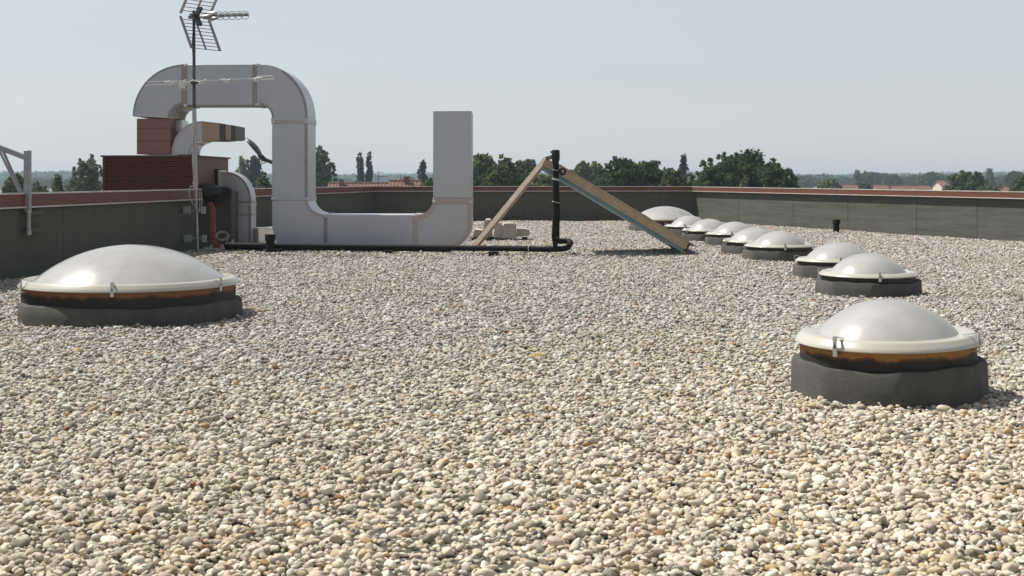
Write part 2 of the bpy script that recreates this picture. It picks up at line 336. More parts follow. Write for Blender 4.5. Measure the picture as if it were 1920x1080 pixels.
# ------------------------------------------------------------------ gravel (uncountable: one object)
def gravel():
    rng = np.random.default_rng(11)
    pts = []
    def patch(y0, y1, sp, szm):
        ys = np.arange(y0, y1, sp*.87)
        out = []
        for i, y in enumerate(ys):
            hw = .384*y + 1.8
            xl = max(-hw, -8.7 + .1027*(y-5) - .05 if y < 27.2 else (-6.4 if y < 34 else -7.9+.3157*(y-34.8)))
            xr = min(hw, 6.12 + (45-y)*.36 + .05)
            xs = np.arange(xl, xr, sp) + (sp/2 if i % 2 else 0)
            out.append(np.stack([xs, np.full_like(xs, y)], 1))
        p = np.concatenate(out); p += rng.normal(0, sp*.3, p.shape)
        return np.concatenate([p, np.full((len(p),1), szm)], 1)
    P0 = np.concatenate([patch(3.2, 13, .0305, 1.0), patch(13, 24, .0335, 1.02), patch(24, 44.9, .042, 1.18)])
    top = P0[rng.random(len(P0)) < .22].copy(); top[:, :2] += rng.normal(0, .03, (len(top), 2))
    nb = len(P0); P1 = np.concatenate([P0, top]); n = len(P1)
    x, y = P1[:,0], P1[:,1]
    z = .012*np.sin(x*1.7+1.1*np.sin(y*.9)) * np.sin(y*1.3+.8) + .006*np.sin(x*4.1+y*2.3) + rng.normal(0,.0085,n) + .010
    z[nb:] += .014
    L = np.clip(rng.lognormal(math.log(.0325), .33, n), .014, .075) * P1[:,2]
    scl = np.stack([L*.5, L*.5*rng.uniform(.58,.95,n), L*.5*rng.uniform(.42,.74,n)], 1)
    rot = np.stack([rng.normal(0,.33,n), rng.normal(0,.33,n), rng.uniform(0,2*math.pi,n)], 1)
    # stone colours (linear)
    pal = np.array([[.62,.58,.50],[.70,.68,.63],[.55,.50,.42],[.44,.41,.36],[.58,.50,.36],[.33,.31,.28],[.46,.33,.18],[.30,.17,.09],[.60,.52,.48],[.24,.23,.22],[.78,.76,.72]])
    pr = np.array([.26,.21,.18,.10,.08,.045,.018,.008,.05,.012,.06]); pr /= pr.sum()
    c = pal[rng.choice(len(pal), n, p=pr)] * rng.uniform(.60,.92,(n,1)) * np.array([1.03,.985,.925])
    patchy = np.sin(x*.9+.5*np.sin(y*.7))*np.sin(y*.55+1.3) > .72                 # a few drifts of browner stones
    c[patchy] *= np.array([.97,.96,.94])
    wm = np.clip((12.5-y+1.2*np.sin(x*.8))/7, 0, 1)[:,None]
    c *= np.array([.885,.915,.965])*(1-wm) + np.array([1.17,1.145,1.07])*wm      # pebble colour runs from darker grey at the back to paler cream in front
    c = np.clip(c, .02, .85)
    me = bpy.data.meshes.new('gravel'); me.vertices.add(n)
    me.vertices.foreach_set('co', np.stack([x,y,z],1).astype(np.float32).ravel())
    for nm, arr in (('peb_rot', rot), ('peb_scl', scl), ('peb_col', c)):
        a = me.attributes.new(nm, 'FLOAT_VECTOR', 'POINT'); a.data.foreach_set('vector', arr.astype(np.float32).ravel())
    a = me.attributes.new('peb_idx', 'INT', 'POINT'); a.data.foreach_set('value', rng.integers(0, 12, n).astype(np.int32))
    m = bpy.data.materials.new('river_pebbles'); m.use_nodes = True; N = m.node_tree.nodes; Lk = m.node_tree.links
    b = N["Principled BSDF"]; b.inputs['Roughness'].default_value = .75; b.inputs['Specular IOR Level'].default_value = .2
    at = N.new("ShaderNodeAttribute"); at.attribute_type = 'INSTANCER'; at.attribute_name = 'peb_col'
    tc = N.new("ShaderNodeTexCoord"); nz = N.new("ShaderNodeTexNoise"); nz.inputs['Scale'].default_value = 2.2; nz.inputs['Detail'].default_value = 4
    oi = N.new("ShaderNodeObjectInfo"); va = N.new("ShaderNodeVectorMath"); va.operation = 'ADD'
    sc_ = N.new("ShaderNodeMath"); sc_.operation = 'MULTIPLY'; sc_.inputs[1].default_value = 50; Lk.new(oi.outputs['Random'], sc_.inputs[0])
    Lk.new(tc.outputs['Object'], va.inputs[0]); Lk.new(sc_.outputs[0], va.inputs[1]); Lk.new(va.outputs[0], nz.inputs['Vector'])
    mr = N.new("ShaderNodeMapRange"); mr.inputs[1].default_value = .3; mr.inputs[2].default_value = .7; mr.inputs[3].default_value = .82; mr.inputs[4].default_value = 1.1; Lk.new(nz.outputs[0], mr.inputs[0])
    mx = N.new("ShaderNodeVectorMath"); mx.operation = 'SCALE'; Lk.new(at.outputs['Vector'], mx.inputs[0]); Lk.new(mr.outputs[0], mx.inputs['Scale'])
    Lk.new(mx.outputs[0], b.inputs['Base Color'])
    me.materials.append(m)
    o = bpy.data.objects.new('gravel', me); COL.objects.link(o)
    ng = bpy.data.node_groups.new('gravel_stones', 'GeometryNodeTree'); nn = ng.nodes; ll = ng.links
    ng.interface.new_socket('Geometry', in_out='INPUT', socket_type='NodeSocketGeometry')
    ng.interface.new_socket('Geometry', in_out='OUTPUT', socket_type='NodeSocketGeometry')
    gi = nn.new('NodeGroupInput'); go = nn.new('NodeGroupOutput'); iop = nn.new('GeometryNodeInstanceOnPoints')
    join = nn.new('GeometryNodeGeometryToInstance')
    for k in range(12):
        ico = nn.new('GeometryNodeMeshIcoSphere'); ico.inputs['Subdivisions'].default_value = 3
        sp = nn.new('GeometryNodeSetPosition'); ll.new(ico.outputs[0], sp.inputs['Geometry'])
        pos = nn.new('GeometryNodeInputPosition'); add = nn.new('ShaderNodeVectorMath'); add.operation = 'ADD'; add.inputs[1].default_value = (k*7.3, k*3.1, k*1.7)
        ll.new(pos.outputs[0], add.inputs[0])
        tn = nn.new('ShaderNodeTexNoise'); tn.inputs['Scale'].default_value = .6; tn.inputs['Detail'].default_value = 1.5; ll.new(add.outputs[0], tn.inputs['Vector'])
        su = nn.new('ShaderNodeVectorMath'); su.operation = 'SUBTRACT'; su.inputs[1].default_value = (.5,.5,.5); ll.new(tn.outputs[1], su.inputs[0])
        scn = nn.new('ShaderNodeVectorMath'); scn.operation = 'SCALE'; scn.inputs['Scale'].default_value = 1.0; ll.new(su.outputs[0], scn.inputs[0])
        ll.new(scn.outputs[0], sp.inputs['Offset'])
        ss = nn.new('GeometryNodeSetShadeSmooth'); ll.new(sp.outputs[0], ss.inputs[0])
        sm = nn.new('GeometryNodeSetMaterial'); sm.inputs['Material'].default_value = m; ll.new(ss.outputs[0], sm.inputs[0])
        ll.new(sm.outputs[0], join.inputs[0])
    def attr(nm, dt):
        q = nn.new('GeometryNodeInputNamedAttribute'); q.data_type = dt; q.inputs['Name'].default_value = nm; return q.outputs[0]
    ll.new(gi.outputs[0], iop.inputs['Points']); ll.new(join.outputs[0], iop.inputs['Instance'])
    iop.inputs['Pick Instance'].default_value = True; ll.new(attr('peb_idx', 'INT'), iop.inputs['Instance Index'])
    er = nn.new('FunctionNodeEulerToRotation'); ll.new(attr('peb_rot', 'FLOAT_VECTOR'), er.inputs[0]); ll.new(er.outputs[0], iop.inputs['Rotation'])
    ll.new(attr('peb_scl', 'FLOAT_VECTOR'), iop.inputs['Scale'])
    ll.new(iop.outputs[0], go.inputs[0])
    md = o.modifiers.new('stones', 'NODES'); md.node_group = ng
    tag(o, 'loose bed of pale river pebbles covering the whole flat roof', 'gravel', kind='stuff')
    print('pebbles', n)
gravel()

# ------------------------------------------------------------------ skylights
def make_skylight(name, dims, ring, nclips, label):
    rc, hc, rr, zr, rf, zf0, zf1, rd, zt = dims
    # curb radius/height, ring radius/top, flange radius, flange bottom/top, dome radius, dome top
    t = thing(name, (0,0,0), label, 'skylight', 'domed roof skylights')
    rnd = random.Random(len(name)+int(rc*100))
    ph = [rnd.uniform(0,6.28) for _ in range(3)]
    fc = 2*math.pi/8; wob = lambda a, z: .009*math.sin(3*a+ph[0]) + .005*math.sin(7*a+ph[1]) + .48*(math.cos(fc/2)/math.cos(((a+.13) % fc)-fc/2)-.965)
    m = MB().lathe([(rr*.9,-.05),(rc*1.005,-.05),(rc*1.0,hc*.5),(rc*.992,hc-.02),(rc*.975,hc),(rr*.9,hc)], 96, wob=wob)
    for v in m.v:
        if v.z > hc*.4: v.z += .008*math.sin(3*math.atan2(v.y,v.x)+ph[1])+.005*math.sin(11*math.atan2(v.y,v.x)+ph[2])-.006
    curb = make('curb', m, M['curb_felt'], t, smooth=50)
    # overlapping end of the felt, a low raised flap
    a0 = 3.75; fl = MB(); K = 10
    vs = []
    for k in range(K+1):
        a = a0 + .34*k/K
        for z in (-.02, hc*.97):
            r_ = rc*(1+wob(a,z))*1.0+.010*(1 if 0 < k < K else .1); vs.append((r_*math.cos(a), r_*math.sin(a), z))
    fl.add(vs, [(2*k,2*k+2,2*k+3,2*k+1) for k in range(K)])
    make('felt_flap', fl, M['curb_felt'], curb, smooth=30)
    m = MB().lathe([(rr*.96,hc-.01),(rr,hc-.01),(rr*1.0,zr-.02),(rr*1.012,zr),(rr*.9,zr)], 96, wob=lambda a,z: .004*math.sin(5*a+ph[2]))
    make('frame_ring', m, ring, t, smooth=40)
    # hollow flange, then the dome shell
    w_ = rf-rd
    pr = [(rr*.93,zf0+.004),(rf*.985,zf0),(rf,zf0+.006),(rf-.01*w_,zf0+.016),(rf-.12*w_,zf0+(zf1-zf0)*.5),(rf-.25*w_,zf1-.010),(rf-.31*w_,zf1-.001),(rf-.40*w_,zf1+.002),(rd+.03*w_,zf1-.003),(rd*.97,zf1-.012)]
    flg = make('flange', MB().lathe(pr, 128), M['flange'], t, smooth=60)
    h = zt-zf1; Rs = (rd*rd+h*h)/(2*h); amax = math.asin(min(1, rd/Rs)); pr = []
    for k in range(25):
        a = amax*(1-k/24); pr.append((max(Rs*math.sin(a), .0008), zf1-.004+Rs*math.cos(a)-Rs*math.cos(amax)))
    make('dome', MB().lathe(pr, 128), M['dome'], t, smooth=80)
    make('bounce_disc', MB().lathe([(rd*.98,zf0-.01),(.001,zf0-.01)], 48), M['flange'], t)  # added disc, unseen under the dome, bounces light back up into it
    for a in (nclips if isinstance(nclips, list) else [2*math.pi*k/nclips for k in range(nclips)]):
        cm = MB(); wd = .032; x0 = rf+.006
        def cbox(xa, xb, za, zb, w2=wd): cm.box(xa, xb, -w2/2, w2/2, za, zb)
        cbox(x0, x0+.006, zf0-.035, zf1+.03)
        cm.bar((x0+.003,0,zf1+.031), (rf-.62*w_,0,zf1+.008), wd*.7, .006)
        cm.bar((x0+.006,0,zf0-.032), (x0-.045,0,zf0-.020), wd, .006)
        rot = Matrix.Rotation(a, 4, 'Z')
        c = make('clip', cm, M['clip'], t, xf=rot)
        sm = MB().box(x0+.006, x0+.0085, -.005, .005, (zf0+zf1)/2-.016, (zf0+zf1)/2+.012)
        make('clip_slot', sm, M['hole'], c, xf=rot)
    return t
rust_tall = rust_mat('rusty_ring', None, (.36,.16,.035), .26, .39)
rust_big = rust_mat('rusty_wide_ring', None, (.24,.10,.04), .22, .375)
black_ring = mat('tarred_ring', (.022,.020,.018), .7, c2=(.05,.03,.02), vs=8, var=.8)
GRP = 'domed roof skylights'
s_big = make_skylight('skylight', (1.15,.222,1.09,.378,1.13,.368,.442,.965,.79), rust_big, 6,
    'widest skylight in the photo, low opal dome by the left wall')
s_big.location = (-4.03,14.1,0); s_big.rotation_euler = (0,0,R(-83))
s_tall = make_skylight('skylight', (.645,.268,.585,.392,.622,.380,.446,.468,.665), rust_tall, [0, R(99), R(198), R(289)],
    'nearest skylight on the right, dome on an orange rusted ring')
s_tall.location = (2.58,9.15,0); s_tall.rotation_euler = (0,R(1.7),R(-137))
s_low = make_skylight('skylight', (.65,.200,.585,.262,.622,.254,.303,.468,.535), black_ring, 4,
    'second skylight from the front in the right row, partly hiding another')
lows = [(4.54,17.0,-92,'second skylight from the front in the right row, partly hiding another'),
        (4.84,19.8,-100,'skylight tucked behind the second one in the right row'),
        (4.81,24.0,-92,'skylight standing clear in mid row, level with the foot of the wooden collector'),
        (4.70,25.8,-70,'skylight just behind the one standing clear in mid row'),
        (4.84,29.0,-105,'middle skylight of the five small ones bunched up at the far end of the row'),
        (4.58,31.0,-62,'skylight second nearest to the lower right edge of the sloping collector'),
        (4.47,33.6,-108,'farthest of the small skylights, half covered by the sloping collector')]
for i, (x, y, a, lb) in enumerate(lows):
    o = s_low if i == 0 else copy_tree(s_low)
    o.location = (x,y,0); o.rotation_euler = (0, R([.6,-.5,.3,.8,-.6,.4,0][i]), R(a)); tag(o, lb, 'skylight', GRP)
o = copy_tree(s_big); o.location = (4.25,37.0,0); o.scale = (.88,.88,.88); o.rotation_euler = (0,0,R(-80))
tag(o, 'wide skylight in the far corner behind the sloping collector', 'skylight', GRP)

# ------------------------------------------------------------------ the big duct
DY = 27.4; DD = 1.12
def q(x, y): return ((x-960)*DY/F, EYE-(y-HZ)*DY/F)
def arc(cx, cy, rx, ry, a0, a1, n=14):
    return [(cx+rx*math.cos(R(a0+(a1-a0)*k/n)), cy-ry*math.sin(R(a0+(a1-a0)*k/n))) for k in range(n+1)]
duct = thing('ventilation_duct', (XX(700,DY), DY, 0), 'huge S-shaped rectangular grey metal duct looping over the roof', 'duct')
def sect(name, outer, inner, mt='foil', d0=0, d1=0):
    return make(name, MB().strip([q(*p) for p in outer], [q(*p) for p in inner], DY+d0, DY+DD-d1), M[mt], duct, smooth=25, bevel=.008)
b1o, b1i = arc(345,218,96,97,180,90), arc(345,222,25,25,180,90)
b2o, b2i = arc(492,218,85,97,90,0), arc(488,222,22,25,90,0)
b3o, b3i = arc(540,415,30,52,180,270), arc(612,374,35,29,180,270)
b4o, b4i = arc(838,420,46,47,270,360), arc(781,372,31,31,270,360)
sect('duct_bend', b1o, b1i); sect('duct_section', [(345,121),(480,121)], [(345,197),(480,197)])
sect('duct_bend', [(480,121)]+b2o+[(577,222)], [(480,197)]+b2i+[(510,222)])
sect('duct_section', [(577,222),(577,372)], [(510,222),(510,372)])
sect('duct_bend', [(510,372)]+b3o+[(612,467)], [(577,372)]+b3i+[(612,403)])
sect('duct_section', [(612,467),(781,467)], [(612,403),(781,403)])
sect('duct_bend', [(781,467)]+b4o+[(884,371)], [(781,403)]+b4i+[(812,371)])
sect('duct_section', [(884,371),(884,208)], [(812,371),(812,208)])
def band(x0, x1, y0, y1, mt, ex=.012):
    (xa, za), (xb, zb) = q(x0, y1), q(x1, y0)
    return make('joint_tape', MB().box(xa-ex, xb+ex, DY-ex, DY+DD+ex, za-ex, zb+ex), M[mt], duct, bevel=.006)
band(341,350,121,197,'tape_brown'); band(474,481,121,197,'tape_brown',.008); band(484,487,121,197,'foil',.01)
band(510,577,222,225,'foil',.016); band(510,577,227,231,'tape',.010); band(510,577,371,375,'foil',.014)
band(608,613,403,467,'tape_brown',.010); band(775,783,403,467,'tape',.010); band(812,884,373,382,'tape',.010)
def edge(pts_a, pts_b, mt='tape'):
    make('edge_tape', MB().strip([q(*p) for p in pts_a], [q(*p) for p in pts_b], DY-.006, DY+.01), M[mt], duct, smooth=30)
edge(b4i, arc(781,372,40,40,270,360)); edge(b3i, arc(612,374,41,35,180,270))
edge([(884,382)]+arc(838,420,46,47,360,270), [(876,382)]+arc(838,420,38,39,360,270))
edge([(577,218),(577,370)], [(571,218),(571,370)], 'tape_brown'); edge(b2o[4:], arc(492,218,80,92,90,0)[4:], 'tape_brown')
edge(b1o, arc(345,218,93,94,180,90), 'tape_brown'); edge(b1i, arc(345,222,31,31,180,90), 'tape_brown'); edge(b2i, arc(488,222,26,29,90,0), 'tape_brown')
# ribbed soffit lining of the left bend
rib_o, rib_i = [], []
for k in range(41):
    a = R(180-90*k/40); rr_ = 22.5-(1.6 if k % 2 else 0)
    rib_o.append((345+24.8*math.cos(a), 222-24.8*math.sin(a))); rib_i.append((345+rr_*math.cos(a), 222-rr_*math.sin(a)))
make('ribbed_lining', MB().strip([q(*p) for p in rib_o], [q(*p) for p in rib_i], DY+.35, DY+DD-.03), M['foil_bright'], duct, smooth=0)
# red-brown riser under the left bend
m = MB(); (xa, za), (xb, zb) = q(255,289), q(318,222); m.box(xa, xb, DY+.06, DY+DD-.06, za, zb-.002)
ri = make('riser', m, M['red_sheet'], duct)
for yy in (240, 264):
    m = MB(); z_ = q(0,yy)[1]; m.box(xa-.004, xb+.004, DY+.056, DY+DD-.056, z_-.008, z_+.004); make('riser_seam', m, M['brown_sheet'], ri)
m = MB(); xc, zc = q(322,243); m.box(xb+.003, xb+.13, DY+.5, DY+DD-.07, q(0,246)[1], q(0,223)[1]); make('foil_sleeve', m, M['foil_bright'], duct)
for x_, y_ in ((348,198),(482,196),(512,229),(575,229),(512,373),(575,373),(611,405),(779,404),(814,378),(882,378),(348,122),(482,122)):
    X_, Z_ = q(x_,y_); m = MB().box(X_-.035,X_+.035,DY-.028,DY+.03,Z_-.03,Z_+.03); m.box(X_-.012,X_+.012,DY-.05,DY-.028,Z_-.012,Z_+.012)
    make('joint_clamp', m, M['foil_bright'], duct, bevel=.008)
for xx in (540, 700, 845):
    m = MB(); m.box(XX(xx,DY)-.1, XX(xx,DY)+.1, DY+.1, DY+DD-.1, 0, q(0,467)[1]+.002); make('foot', m, M['black'], duct)

# ------------------------------------------------------------------ brown plant unit with its hood
UY = 27.46; UX0, UX1 = XX(194,UY), XX(367,UY); UYB = UY*1.115; UT = ZZ(291,UY)
unit = thing('rooftop_unit', (UX0, UY, 0), 'dark brown louvred rooftop plant unit standing behind the left wall', 'plant unit')
make('casing', MB().box(UX0, UX1, UY+.03, UYB, 1.2, UT-.03), M['brown_sheet'], unit, bevel=.01)
prof = []; nl = 13; z0_, z1_ = 1.22, UT-.07
mb = MB()
for k in range(nl):
    pz = (z1_-z0_)/nl; za = z0_+pz*k; zb = za+pz*.62
    mb.add([(UX0+.045,UY-.055,za),(UX1-.045,UY-.055,za),(UX1-.045,UY-.005,zb),(UX0+.045,UY-.005,zb),(UX0+.045,UY-.045,za-.004),(UX1-.045,UY-.045,za-.004),(UX1-.045,UY+.005,zb-.004),(UX0+.045,UY+.005,zb-.004)],
           [(0,1,2,3),(4,7,6,5),(0,4,5,1),(2,6,7,3)])
make('louvre_panel', mb, M['louvre'], unit, smooth=0)
for xa in (UX0, UX1-.04): make('corner_post', MB().box(xa-.004, xa+.044, UY-.055, UY+.029, 1.2, UT-.03), M['brown_sheet'], unit)
make('roof_cap', MB().box(UX0-.04, UX1+.05, UY-.09, UYB+.05, UT-.035, UT), M['brown_sheet'], unit, bevel=.006)
make('plinth', MB().box(UX0-.1, XX(434,28.6), 28.6, UYB+.2, -.02, 1.197), M['bitumen'], unit, bevel=.02)

HY = 27.5
def h(x, y): return ((x-960)*HY/F, EYE-(y-HZ)*HY/F)
hood = thing('exhaust_hood', (XX(360,HY), HY, UT), 'small gooseneck exhaust outlet on the plant unit, mouth turned right', 'exhaust hood')
HD = .9
ho, hi = arc(378,290,57,63,180,90), arc(378,290,25,28,180,90)
def hsect(name, o_, i_, mt, y0=HY, y1=HY+HD): return make(name, MB().strip([h(*p) for p in o_], [h(*p) for p in i_], y0, y1), M[mt], hood, smooth=25)
hsect('elbow', ho, hi, 'foil'); hsect('elbow_edge', ho, arc(378,290,53,59,180,90), 'tape', HY-.006, HY+.01)
rb_o, rb_i = [], []
for k in range(29):
    a = R(180-90*k/28); e_ = 1.4 if k % 2 else 0
    rb_o.append((378+24.8*math.cos(a), 290-27.6*math.sin(a))); rb_i.append((378+(22.5-e_)*math.cos(a), 290-(25-e_)*math.sin(a)))
hsect('ribbed_lining', rb_o, rb_i, 'foil_bright', HY+.05, HY+HD-.02)
def taper(name, xa, xb, fa, fb, mt, da=0, db=0):
    # ring a (x, ytop, ybot) to ring b; da/db widen the depth
    vs = []
    for (x, yt, yb), dd in ((fa, da), (fb, db)):
        X, zt_ = h(x, yt); zb_ = h(x, yb)[1]
        vs += [(X,HY-dd,zb_),(X,HY-dd,zt_),(X,HY+HD+dd,zt_),(X,HY+HD+dd,zb_)]
    return make(name, MB().add(vs, [(0,1,2,3),(7,6,5,4),(0,4,5,1),(1,5,6,2),(2,6,7,3),(3,7,4,0)]), M[mt], hood, smooth=0)
taper('neck', 0, 0, (378,227,264), (412,231,264), 'copper', 0, .03); taper('collar', 0, 0, (412,231,264), (424,233,263), 'darkmetal', .032, .04)
taper('collar', 0, 0, (424,233.5,262.5), (434,235,262), 'copper', .036, .046); taper('mouth', 0, 0, (434,234.5,262.5), (442,236,261), 'darkmetal', .05, .055)

# ------------------------------------------------------------------ small elbow duct beside the unit
SY = 29.3; SD = .56
def s_(x, y): return ((x-960)*SY/F, EYE-(y-HZ)*SY/F)
sd = thing('elbow_duct', (XX(440,SY), SY, 0), 'small grey elbow duct leaving the unit side and dropping to the roof', 'duct')
so, si = arc(424,376,47,54,90,0), arc(424,378,13,20,90,0)
def ssect(name, o_, i_, mt='foil', y0=SY, y1=SY+SD): return make(name, MB().strip([s_(*p) for p in o_], [s_(*p) for p in i_], y0, y1), M[mt], sd, smooth=25, bevel=.006)
ssect('duct_bend', [(414,322)]+so, [(414,357)]+si)
ssect('duct_section', [(471,376),(471,457)], [(437,378),(437,457)])
ssect('flange', [(409,319),(414,319)], [(409,360),(414,360)], 'foil_bright', SY-.05, SY+SD+.05)
ssect('flange', [(404,317),(409,317)], [(404,362),(409,362)], 'black', SY-.06, SY+SD+.06)
for yy in (377, 383, 401): ssect('joint_tape', [(472,yy),(472,yy+3)], [(436,yy),(436,yy+3)], 'foil_bright' if yy == 383 else 'tape_brown', SY-.012, SY+SD+.012)
ssect('edge_tape', [(471,330+46)]+[(471,455)], [(466,376),(466,455)], 'tape_brown', SY-.006, SY+.01)
ssect('edge_tape', so, arc(424,376,43,50,90,0), 'tape_brown', SY-.006, SY+.01)
m = MB().bar((XX(471,29.6)+.01,29.65,.19), (-4.55,31.2,.20), .42, .36)
make('floor_run', m, M['foil_bright'], sd, bevel=.01)

# ------------------------------------------------------------------ black wrap, red hose, cables
wr = MB(); rng = random.Random(5)
wr.tube([P(356,362,27.6),P(372,360,27.8),P(395,358,28.2),P(412,364,28.4),P(432,358,28.5)], [.10,.16,.17,.15,.07], 12)
wr.tube([P(385,366,28.2),P(402,374,28.3),P(426,366,28.4)], [.12,.13,.06], 10)
for i, v in enumerate(wr.v): wr.v[i] = v + Vector((rng.uniform(-.025,.025), rng.uniform(-.025,.025), rng.uniform(-.03,.03)))
t = make('pipe_wrap', wr, M['black'], loc=P(395,365,28), smooth=30); tag(t, 'crumpled black plastic wrapped round pipes below the plant unit', 'pipe wrap')
hs_pts = [P(388,362,28.3),P(394,375,28.25),P(399,395,28.2),P(399,420,28.2),P(399,440,28.1),P(404,458,27.9),P(408,466,27.6)]
hm = MB(); hp = []
for i in range(len(hs_pts)-1):
    for k in range(14): hp.append(hs_pts[i].lerp(hs_pts[i+1], k/14))
hm.tube(hp, [.056 + (.007 if i % 2 else 0) for i in range(len(hp))], 12)
hose = make('drain_hose', hm, M['red'], loc=P(408,466,27.6), smooth=60); tag(hose, 'red corrugated hose hanging down beside the small elbow duct', 'hose')
cb = MB(); pts = []
for k in range(60):
    a = k/60*4*math.pi; pts.append(P(415+11*math.cos(a)+.6*k/10, 441+8*math.sin(a)+k*.05, 28.0))
pts += [P(424,458,28.0),P(436,456,28.0),P(437,450,28.1)]
cb.tube(pts, .016, 6); cb.tube([P(408,464,27.7),P(420,462,27.8),P(434,455,28.0),P(438,450,28.1)], .022, 6)
t = make('cable_coil', cb, M['cable'], loc=P(415,455,28)); tag(t, 'loose coil of grey cable hanging at the foot of the red hose', 'cable')

# ------------------------------------------------------------------ antenna mast and aerials
MY = 26.25
mast = thing('antenna_mast', P(371,474,MY), 'tall thin steel antenna mast clamped to the end of the left wall', 'mast')
b_ = P(371,476,MY); k_ = P(367,352,MY); u_ = P(364,205,MY); tp = P(363.5,20,MY)
make('lower_pole', MB().tube([b_, P(368,380,MY), P(366.5,340,MY)], .026, 12), M['steel'], mast)
make('middle_pole', MB().tube([P(367,355,MY), P(364,203,MY)], [.047,.043], 12), M['steel'], mast)
make('upper_pole', MB().tube([P(364,205,MY), tp], [.033,.030], 12), M['darkmetal'], mast)
for yy, xx, rr_ in ((237,364.5,.05),(282,365.2,.05),(343,366.5,.055),(430,369.5,.035),(445,370,.034)):
    make('collar', MB().tube([P(xx,yy-2,MY), P(xx,yy+2,MY)], rr_, 12), M['steel'], mast)
for yy, xx in ((394,368.5),(447,370)):
    m = MB(); p = P(xx,yy,MY); m.bar((p.x+.16,p.y-.03,p.z),(p.x-.33,p.y+.05,p.z), .03,.05); m.box(p.x+.10,p.x+.19,p.y-.06,p.y-.02,p.z-.07,p.z+.07); m.box(p.x-.26,p.x-.12,p.y-.02,p.y+.02,p.z-.07,p.z+.07)
    make('wall_bracket', m, M['steel'], mast)
m = MB(); m.tube([P(366.5,215,MY-.06),P(361.5,260,MY-.06),P(361,300,MY-.06),P(364,345,MY-.06)], .010, 6)
m.tube([P(364,348,MY-.06),P(357,350,MY-.06),P(354,362,MY-.06),P(357,375,MY-.06),P(366,388,MY-.06),P(372,398,MY-.07),P(377,392,MY-.07),P(379,375,MY-.07),P(377,360,MY-.07)], .010, 6)
m.tube([P(373,360,MY-.07),P(375,380,MY-.07),P(374,396,MY-.07),P(369,400,MY-.07)], .009, 6)
make('antenna_cable', m, M['cable'], mast)
m = MB(); m.tube([P(362,60,MY-.04),P(360.5,80,MY-.04),P(362.5,118,MY-.04)], .011, 6); make('antenna_cable', m, M['darkmetal'], mast)

AP = P(364,31,MY)
ua = thing('uhf_antenna', AP, 'television aerial at the mast top with two wire-grid reflectors and ring directors', 'antenna')
ROT = Matrix.Translation(AP) @ Matrix.Rotation(R(-36), 4, 'Z') @ Matrix.Rotation(R(3), 4, 'Y')
def upart(name, mb, mt, par=None): return make(name, mb, M[mt], par or ua, xf=ROT)
upart('boom', MB().bar((-.16,0,0), (1.52,0,0), .032, .04), 'darkmetal')
for i in range(5):
    x = .74+.175*i; m = MB(); pts = [(x+.035*math.cos(2*math.pi*k/20), .035*0+.075*math.cos(2*math.pi*k/20), .078*math.sin(2*math.pi*k/20)) for k in range(21)]
    m.tube(pts, .007, 6, cap=False); m.box(x-.03,x+.05,-.02,.02,-.005,.042); upart('director_ring', m, 'alu')
m = MB()
for rr_, zz in ((.15,.03),(.12,.015)): m.tube([(.42+rr_*1.0*math.cos(2*math.pi*k/24), rr_*.9*math.sin(2*math.pi*k/24), zz+.05*math.sin(2*math.pi*k/24)) for k in range(25)], .030, 8, cap=False)
m.box(.30,.52,-.03,.03,-.06,-.01); m.bar((.5,-.05,-.09),(.62,.05,-.03),.09,.05)
upart('dipole', m, 'alu')
m = MB(); m.tube([(.66+.09*math.cos(2*math.pi*k/20), .09*math.sin(2*math.pi*k/20), -.02+.03*math.sin(2*math.pi*k/20)) for k in range(21)], .02, 8, cap=False); upart('dipole', m, 'alu')
m = MB(); m.box(-.08,.10,-.08,.08,-.05,-.015); m.box(-.06,.08,-.07,.07,.02,.055); m.bar((.05,0,.0),(.20,0,.17),.07,.06); m.bar((.05,0,0),(.20,0,-.17),.07,.06)
upart('clamp', m, 'darkmetal')
for sg in (1, -1):
    m = MB(); W = .36
    o0 = Vector((.02,0,.03*sg)); v1 = Vector((.36,0,.62*sg))
    for ww in (-W,0,W): m.bar(o0+Vector((0,ww,0)), o0+v1+Vector((0,ww,0)), .055 if ww else .035, .022, up=(1,0,0))
    g = upart('reflector', m, 'greypaint' if sg < 0 else 'alu')
    m = MB()
    for k in range(9):
        c_ = o0+v1*((k+.8)/8.85); m.tube([c_+Vector((0,-W,0)), c_+Vector((0,W,0))], .007, 5)
    upart('grid_wires', m, 'darkmetal', g)

VP = P(365,153,MY)
va = thing('vhf_antenna', VP, 'long thin television aerial clamped halfway up the mast in front of the duct', 'antenna')
vrot = Matrix.Translation(VP) @ Matrix.Rotation(R(-3.6), 4, 'Y') @ Matrix.Rotation(R(8), 4, 'Z')
def vpart(name, mb, mt): return make(name, mb, M[mt], va, xf=vrot)
vpart('boom', MB().bar((-.48,-.06,0),(1.28,-.06,0),   .022, .02), 'alu_bright')
m = MB(); m.box(-.10,.06,-.10,.05,-.045,.01); vpart('clamp', m, 'darkmetal')
for x, ln, dz in ((-.42,.95,.02),(-.12,.8,.02),(.12,.75,.015),(.62,.62,.01),(1.18,.58,.0)):
    m = MB(); m.box(x-.05,x+.05,-.11,-.01,-.07,-.012); vpart('insulator', m, 'alu_bright')
    m = MB()
    for sg in (1,-1):
        m.tube([(x-.03,-.06,dz*sg*2),(x-.16*sg-.02,-.06+ln*.5*sg,dz+.02*sg)], .011, 5); m.tube([(x+.03,-.06,dz-.03),(x+.13*sg,-.06+ln*.5*sg,dz+.03*sg)], .011, 5)
    vpart('element', m, 'alu_bright')
m = MB()
for zz in (.035,-.03): m.tube([(-.95,-.06,zz),(-.40,-.06,zz)], .006, 5)
for zz in (.03,-.035): m.tube([(1.2,-.06,zz),(1.52,-.06,zz)], .011, 5)
